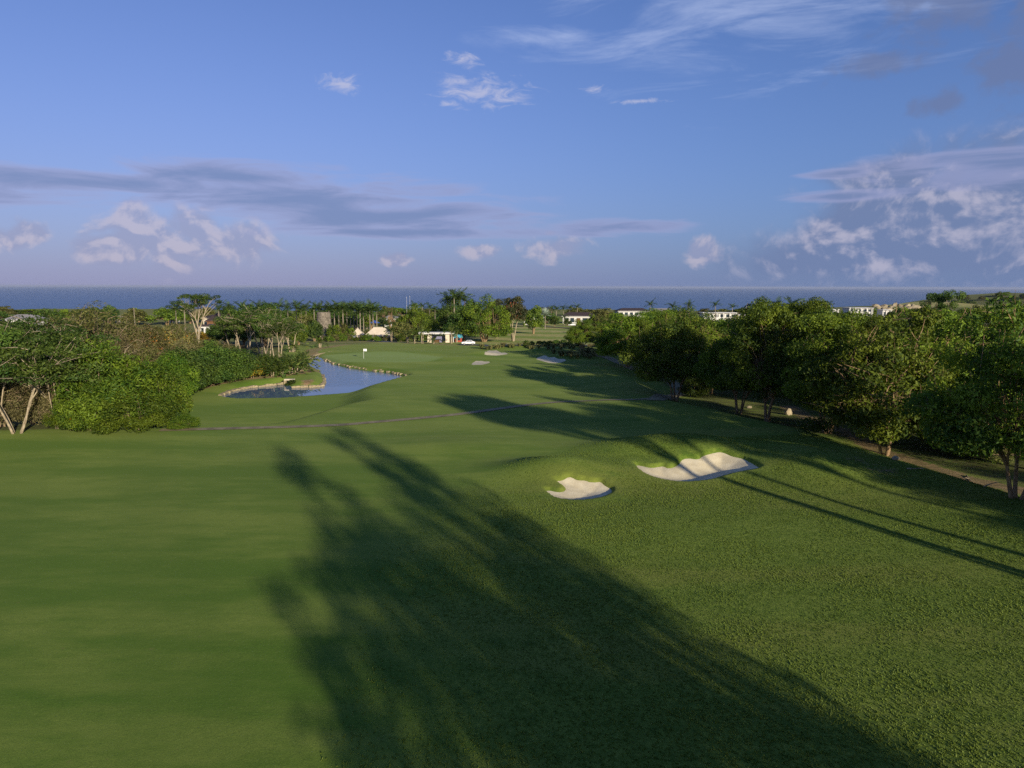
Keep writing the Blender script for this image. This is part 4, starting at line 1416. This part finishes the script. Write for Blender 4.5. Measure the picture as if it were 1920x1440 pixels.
villa(1085, 606, 58, 4.9, 'long white villa with dark roof right of the silver palm', 'hip', 'shingle', storeys=1, roof_h=2.4, rz=-.12)
villa(1185, 604, 58, 7.8, 'white villa with low dark roof behind the far tree row', 'hip', 'shingle', storeys=2, roof_h=1.8, rz=.1)
villa(1000, 609, 34, 4.6, 'small flat-roofed white villa left of the silver palm', 'flat', 'white', storeys=1, cols=3)
villa(1345, 606, 60, 6.8, 'flat-roofed white villa half hidden behind the right-hand canopy', 'flat', 'white', storeys=2, cols=5)
villa(1392, 606, 26, 5.6, 'narrow white house next to the half-hidden flat villa', 'flat', 'white', storeys=2, cols=2)
villa(1240, 603, 26, 7.2, 'white gabled house end between far palms', 'gable', 'greyroof', storeys=2, roof_h=2.0)
villa(1606, 594, 42, 7.4, 'white box-shaped house on the right skyline with large windows', 'flat', 'white', storeys=2, cols=4, depth=12)
villa(1656, 594, 14, 5.8, 'tiny white hut left of the tan quarry mound', 'flat', 'white', cols=2)
villa(1560, 594, 10, 6.0, 'tiny white block at the left end of the right skyline', 'flat', 'white', cols=2)
villa(52, 624, 56, 6.4, 'white arcaded house with grey roof above the left thicket', 'hip', 'greyroof', roof_h=2.2, cols=4, depth=8)
villa(219, 604, 8, 3.4, 'small white house end above the dry trees', 'gable', 'white', roof_h=1.2, cols=2)
villa(416, 622, 44, 5.6, 'house with steep dark brown roof beside the flat-topped tree', 'hip', 'shingle', 'wood', roof_h=3.6, depth=10, rz=.25)
villa(402, 618, 26, 6.4, 'cream house behind the dark brown roof', 'hip', 'shingle', 'cream', roof_h=1.4)
villa(734, 612, 22, 5.2, 'small white hut with shallow roof right of the palm grove', 'hip', 'greyroof', 'white', roof_h=1.4, depth=6)
villa(326, 606, 10, 3.0, 'small white house wall left of the flat-topped tree', 'gable', 'white', roof_h=1.0, cols=2)


def hip_pavilion(u, vb, wpx, eave, roof_h, label, depth=7.0):
    """cream canvas-like hipped roof on short walls"""
    x, y, z = ground_at(u, vb)
    w = wpx / F * y
    r = empty('cream_pavilion', (x, y, z - .1), .12)
    hw, hd = w / 2, depth / 2
    mb = MB()
    mb.box(-hw + .4, hw - .4, -hd + .4, hd - .4, -.8, eave)
    part(r, 'wall', mb, M['lilac'])
    n = max(2, int(w / 2.6))
    for i in range(n + 1):
        cx = -hw + .3 + (w - .6) * i / n
        mb = MB()
        mb.box(cx - .14, cx + .14, -hd + .05, -hd + .33, -.8, eave)
        part(r, 'post', mb, M['cream'])
    mb = MB()
    k = hd * .85
    mb.add([(-hw - .4, -hd - .4, eave), (hw + .4, -hd - .4, eave), (hw + .4, hd + .4, eave), (-hw - .4, hd + .4, eave), (-hw + k, 0, eave + roof_h), (hw - k, 0, eave + roof_h)],
           [(0, 1, 5, 4), (1, 2, 5), (2, 3, 4, 5), (3, 0, 4), (3, 2, 1, 0)])
    part(r, 'roof', mb, M['cream'])
    thing(r, label, 'pavilion', 'cream pavilions')


hip_pavilion(711, 634, 46, 1.7, 2.9, 'large cream hipped pavilion behind the bed beyond the green')
hip_pavilion(671, 632, 21, 1.2, 2.9, 'smaller cream hipped pavilion left of the large one', 6)
hip_pavilion(648, 631, 16, .7, 1.3, 'low cream shelter at the left of the pavilions', 4)

# white open pavilion
x, y, z = ground_at(819, 642)
w = 66 / F * y
r = empty('open_pavilion', (x, y, z))
mb = MB()
mb.box(-w / 2, w / 2, -2.6, 2.6, 3.1, 3.65)
rf = part(r, 'roof', mb, M['white'])
mb = MB()
mb.box(-w / 2 - .05, w / 2 + .05, -2.66, -2.6, 3.42, 3.7)
mesh_obj('fascia', mb.build('fascia', M['white']), rf)
for cx in (-w * .5 + 3.9, w * .5 - 2.3):
    mb = MB()
    mb.box(cx - .7, cx + .7, -1.9, -.9, -.6, 3.1)
    part(r, 'pillar', mb, M['cream'])
for cx in (-w * .5 + .6, w * .5 - .5):
    mb = MB()
    mb.box(cx - .12, cx + .12, 1.8, 2.04, -.6, 3.1)
    part(r, 'post', mb, M['white'])
mb = MB()
mb.box(-w * .22, w * .2, .9, 1.2, -.6, 2.4)
part(r, 'back_wall', mb, M['lilac'])
mb = MB()
mb.box(-.9, .9, -.2, .5, -.3, .95)
part(r, 'counter', mb, M['wood'])
thing(r, 'flat-roofed white open pavilion with two thick pillars beyond the green', 'pavilion')

# ruined sugar mill tower, coursed blocks on a tapered drum
x, y, z = ground_at(608.5, 634)
r = empty('mill_tower', (x, y, z))
MH, R0, R1 = 10.6, 3.35, 2.65
mb = MB()
seg = 20
ring = []
for zz, rad in ((-.8, R0 - .06), (MH, R1 - .06), (MH - .15, R1 - .75), (MH - 2.5, R1 - .7)):
    ring.append([(rad * math.cos(2 * PI * k / seg), rad * math.sin(2 * PI * k / seg), zz) for k in range(seg)])
vs = sum(ring, [])
fs = [(j * seg + k, j * seg + (k + 1) % seg, (j + 1) * seg + (k + 1) % seg, (j + 1) * seg + k) for j in range(3) for k in range(seg)] + [tuple(3 * seg + k for k in range(seg))]
mb.add(vs, fs)
part(r, 'drum', mb, M['mortar'])
rg = random.Random(3)
course = 15
for j in range(course):
    z0, z1 = MH * j / course + .02, MH * (j + 1) / course - .03
    for k in range(18):
        if j == course - 1 and rg.random() < .25:
            continue
        a0 = 2 * PI * (k + .5 * (j % 2)) / 18
        am = (a0 + 2 * PI / 36)
        if j < 3 and abs((am % (2 * PI)) - 4.712) < .3:
            continue
        a1 = a0 + 2 * PI / 18 - .018
        ro = R0 + (R1 - R0) * (z0 + z1) / 2 / MH + rg.uniform(0, .07)
        ri = ro - .3
        mb = MB()
        mb.add([(ri * math.cos(a0), ri * math.sin(a0), z0), (ro * math.cos(a0), ro * math.sin(a0), z0), (ro * math.cos(a1), ro * math.sin(a1), z0), (ri * math.cos(a1), ri * math.sin(a1), z0),
                (ri * math.cos(a0), ri * math.sin(a0), z1), (ro * math.cos(a0), ro * math.sin(a0), z1), (ro * math.cos(a1), ro * math.sin(a1), z1), (ri * math.cos(a1), ri * math.sin(a1), z1)],
               [(0, 1, 2, 3)[::-1], (4, 5, 6, 7), (1, 2, 6, 5), (0, 1, 5, 4), (2, 3, 7, 6)])
        if am % (2 * PI) > PI:                                    # only the half that can be seen is laid block by block
            part(r, 'block', mb, M['mill'])
mb = MB()
mb.box(-1.0, 1.0, -R0 - .02, -R0 + .6, 0, 2.1)
part(r, 'doorway', mb, M['cream'])
thing(r, 'ruined tapering stone windmill tower among the palms', 'tower')

# white gatehouse on the left
x, y, z = ground_at(385, 632)
r = empty('gatehouse', (x, y, z + 1.2))
for cx in (-2.2, 0.2, 2.4):
    mb = MB()
    mb.box(cx - .5, cx + .5, -.5, .5, -2.4, 2.6)
    part(r, 'pillar', mb, M['white'])
mb = MB()
mb.box(-2.9, 3.1, -.62, .62, 2.6, 3.3)
part(r, 'lintel', mb, M['white'])
mb = MB()
mb.box(-3.2, 3.4, -1.2, 1.2, 3.3, 4.0, taper=.6)
part(r, 'roof', mb, M['shingle'])
thing(r, 'small white gatehouse with three pillars under the flat-topped tree', 'gatehouse')

# blue parasol by the huts
x, y, z = ground_at(703, 622)
r = empty('parasol', (x, y, z))
mb = MB()
mb.tube([(0, 0, -.2), (0, 0, 5.6)], [.06, .05], 6)
part(r, 'pole', mb, M['metal'])
mb = MB()
mb.add([(2.6 * math.cos(k * PI / 4), 2.6 * math.sin(k * PI / 4), 4.3) for k in range(8)] + [(0, 0, 5.7)], [(k, (k + 1) % 8, 8) for k in range(8)])
part(r, 'canopy', mb, M['blue'])
thing(r, 'blue parasol left of the small white hut', 'parasol')

# kiosk with teal roof and red base
x, y, z = ground_at(860, 641)
r = empty('kiosk', (x, y, z))
mb = MB()
mb.box(-1.2, 1.2, -.9, .9, -.3, 1.5)
part(r, 'base', mb, M['red'])
mb = MB()
mb.box(-1.6, 1.6, -1.3, 1.3, 1.5, 2.7, taper=.35)
part(r, 'roof', mb, M['teal'])
mb = MB()
mb.box(-.7, .7, -.96, -.9, .6, 1.35)
part(r, 'hatch', mb, M['glass'])
thing(r, 'small teal and red kiosk left of the white car', 'kiosk')


# parked white car
def car(u, v, rz, label):
    x, y, z = ground_at(u, v)
    r = empty('parked_car', (x, y, z + .1), rz)
    prof = [(-2.15, .35), (-2.2, .62), (-2.05, .86), (-1.0, .96), (-.45, 1.42), (.95, 1.44), (1.6, 1.02), (2.1, .95), (2.2, .6), (2.15, .35)]
    mb = MB()
    n = len(prof)
    W = .86
    vs = []
    for s, k in ((-1, 1.0), (1, 1.0)):
        for px, pz in prof:
            wy = W * (1 if pz < 1.0 else .80)
            vs.append((px, s * wy, pz))
    fs = [(i, (i + 1) % n, n + (i + 1) % n, n + i) for i in range(n)] + [tuple(range(n))[::-1], tuple(range(n, 2 * n))]
    mb.add(vs, fs)
    part(r, 'body', mb, M['carpaint'])
    for s in (-1, 1):
        for a, b, c_, d in ((-.85, -.38, .25, .25), (.32, .32, .92, 1.42)):
            mb = MB()
            yy = s * (W * .84 + .02)
            y2 = s * (W * .80 + .015)
            mb.add([(a, s * (W + .012) * .97, 1.0), (d, s * (W + .012) * .97, 1.0), (c_, y2, 1.36), (b, y2, 1.36)], [(0, 1, 2, 3) if s < 0 else (3, 2, 1, 0)])
            part(r, 'side_window', mb, M['glass'])
    mb = MB()
    mb.add([(-1.02, -.7, .985), (-1.02, .7, .985), (-.50, .62, 1.40), (-.50, -.62, 1.40)], [(0, 3, 2, 1)])
    part(r, 'windscreen', mb, M['glass'])
    mb = MB()
    mb.add([(1.62, -.7, 1.05), (1.62, .7, 1.05), (1.02, .62, 1.44), (1.02, -.62, 1.44)], [(0, 1, 2, 3)])
    part(r, 'rear_window', mb, M['glass'])
    for px in (-1.35, 1.35):
        for s in (-1, 1):
            mb = MB()
            mb.tube([(px, s * .70, .33), (px, s * .90, .33)], [.33, .33], 14)
            o = part(r, 'wheel', mb, M['tyre'])
            mb = MB()
            mb.tube([(px, s * .89, .33), (px, s * .915, .33)], [.2, .19], 10)
            mesh_obj('rim', mb.build('rim', M['metal']), o)
    for s in (-1, 1):
        mb = MB()
        mb.box(-2.2, -2.08, s * .66 - .14, s * .66 + .14, .64, .80)
        part(r, 'headlight', mb, M['metal'])
        mb = MB()
        mb.box(2.1, 2.21, s * .66 - .14, s * .66 + .14, .68, .86)
        part(r, 'tail_light', mb, M['red'])
    thing(r, label, 'car')


car(878, 646.5, .12, 'white car parked at the end of the far road')
car(1072, 611, .05, 'white car parked below the long white villa')

# flagstick on the green
x, y, z = ground_at(682, 672)
r = empty('golf_flag', (x, y, z))
mb = MB()
mb.tube([(0, 0, -.1), (0, 0, 2.3)], [.03, .022], 6)
part(r, 'flagstick', mb, M['flag'])
mb = MB()
k = 6
mb.add([(.75 * i / k, .05 * math.sin(i * 1.3), zz) for i in range(k + 1) for zz in (1.72, 2.28)] + [(.75 * i / k, .05 * math.sin(i * 1.3) + .012, zz) for i in range(k + 1) for zz in (1.72, 2.28)],
       [(2 * i, 2 * i + 2, 2 * i + 3, 2 * i + 1) for i in range(k)] + [(2 * i + 1 + 14, 2 * i + 3 + 14, 2 * i + 2 + 14, 2 * i + 14) for i in range(k)])
part(r, 'flag', mb, M['flag'])
mb = MB()
mb.tube([(0, 0, .01), (0, 0, .03)], [.11, .11], 12)
part(r, 'cup_rim', mb, M['white'])
thing(r, 'white golf flag on its stick standing on the green', 'flag')

# stone culvert with a plant at the pond
x, y = hit_plane(543, 716, POND_Z + .5)
r = empty('culvert', (x, y, H1(x, y)))
mb = MB()
mb.box(-.85, .85, -.45, .45, .55, .75)
part(r, 'slab', mb, M['cream'])
for s in (-1, 1):
    mb = MB()
    mb.box(s * .75 - .17, s * .75 + .17, -.4, .4, -.5, .55)
    part(r, 'side_wall', mb, M['stone'])
thing(r, 'white stone slab culvert on the pond bank', 'culvert')
for dx, dy in ((-.1, -1.0), (.9, -1.1)):
    e = empty('waterside_shrub', (x + dx, y + dy, H1(x + dx, y + dy) - .1), dx, (.15, .15, .11))
    mesh_obj('trunk', P_SHRUB[0].trunk, e)
    mesh_obj('crown', P_SHRUB[0].crown, e)
    thing(e, 'dark little shrub at the water in front of the slab culvert', 'shrub', 'shrubs at the culvert')


# poles and masts
def pole(u, vb, vt, rad, label, arms, name='utility_pole'):
    x, y, z = ground_at(u, vb)
    rr = ray(u, vt)
    h = CAMZ + rr.z * (math.hypot(x, y) / math.hypot(rr.x, rr.y)) - z
    r = empty(name, (x, y, z))
    mb = MB()
    mb.tube([(0, 0, -.3), (0, 0, h)], [rad, rad * .7], 8)
    part(r, 'shaft', mb, M['palmbark'] if arms else M['metal'])
    if arms:
        mb = MB()
        mb.box(-.9, .9, -.08, .08, h - 1.0, h - .85)
        part(r, 'crossarm', mb, M['wood'])
    else:
        for k in range(4):
            mb = MB()
            zz = h * (.4 + .18 * k)
            mb.tube([(0, 0, zz), (0, 0, zz + .5)], [rad * 1.7, rad * 1.7], 8)
            part(r, 'antenna_collar', mb, M['metal'])
    thing(r, label, 'pole' if arms else 'mast')


pole(254, 622, 577, .22, 'wooden utility pole above the orange-flowering trees', True)
pole(541, 640, 596, .2, 'wooden utility pole with crossarm right of the slim grove', True)
pole(763, 600, 556, .07, 'left one of two thin masts against the sea', False, 'radio_mast')
pole(769, 600, 554, .07, 'right one of two thin masts against the sea', False, 'radio_mast')
pole(1132, 660, 650, .12, 'short white marker post beside the far dry shrubs', False, 'marker_post')

# boulders of the quarry mound on the right skyline
rg = random.Random(12)
for i in range(34):
    u, v = rg.uniform(1642, 1740), rg.uniform(574, 583)
    x, y, z = ground_at(u, v)
    s = rg.uniform(3, 9)
    o = mesh_obj('quarry_boulder', ROCKS[i % 3], None, (x, y, z + s * .15), (rg.random(), rg.random(), rg.random() * 6), (s * 1.5, s, s * .7))
    thing(o, 'tan boulder of the quarry mound on the right skyline', 'boulder', 'boulders of the quarry mound')

# ------------------------------------------------------------------ sea air
mb = MB()
mb.box(-60000, 60000, -2000, 80000, SEA_Z - 40, 34)
hm = bpy.data.materials.new('sea_air')
hm.use_nodes = True
hm.node_tree.nodes.remove(hm.node_tree.nodes['Principled BSDF'])
pv = hm.node_tree.nodes.new('ShaderNodeVolumePrincipled')
pv.inputs['Color'].default_value = (.50, .57, .74, 1)
pv.inputs['Density'].default_value = 2.0e-5
pv.inputs['Anisotropy'].default_value = 0.0
hm.node_tree.links.new(pv.outputs[0], hm.node_tree.nodes['Material Output'].inputs['Volume'])
ho = mesh_obj('haze', mb.build('haze', hm))
ho['kind'] = 'stuff'
ho['label'] = 'thin pale sea haze between the shore and the horizon'

finish_labels()
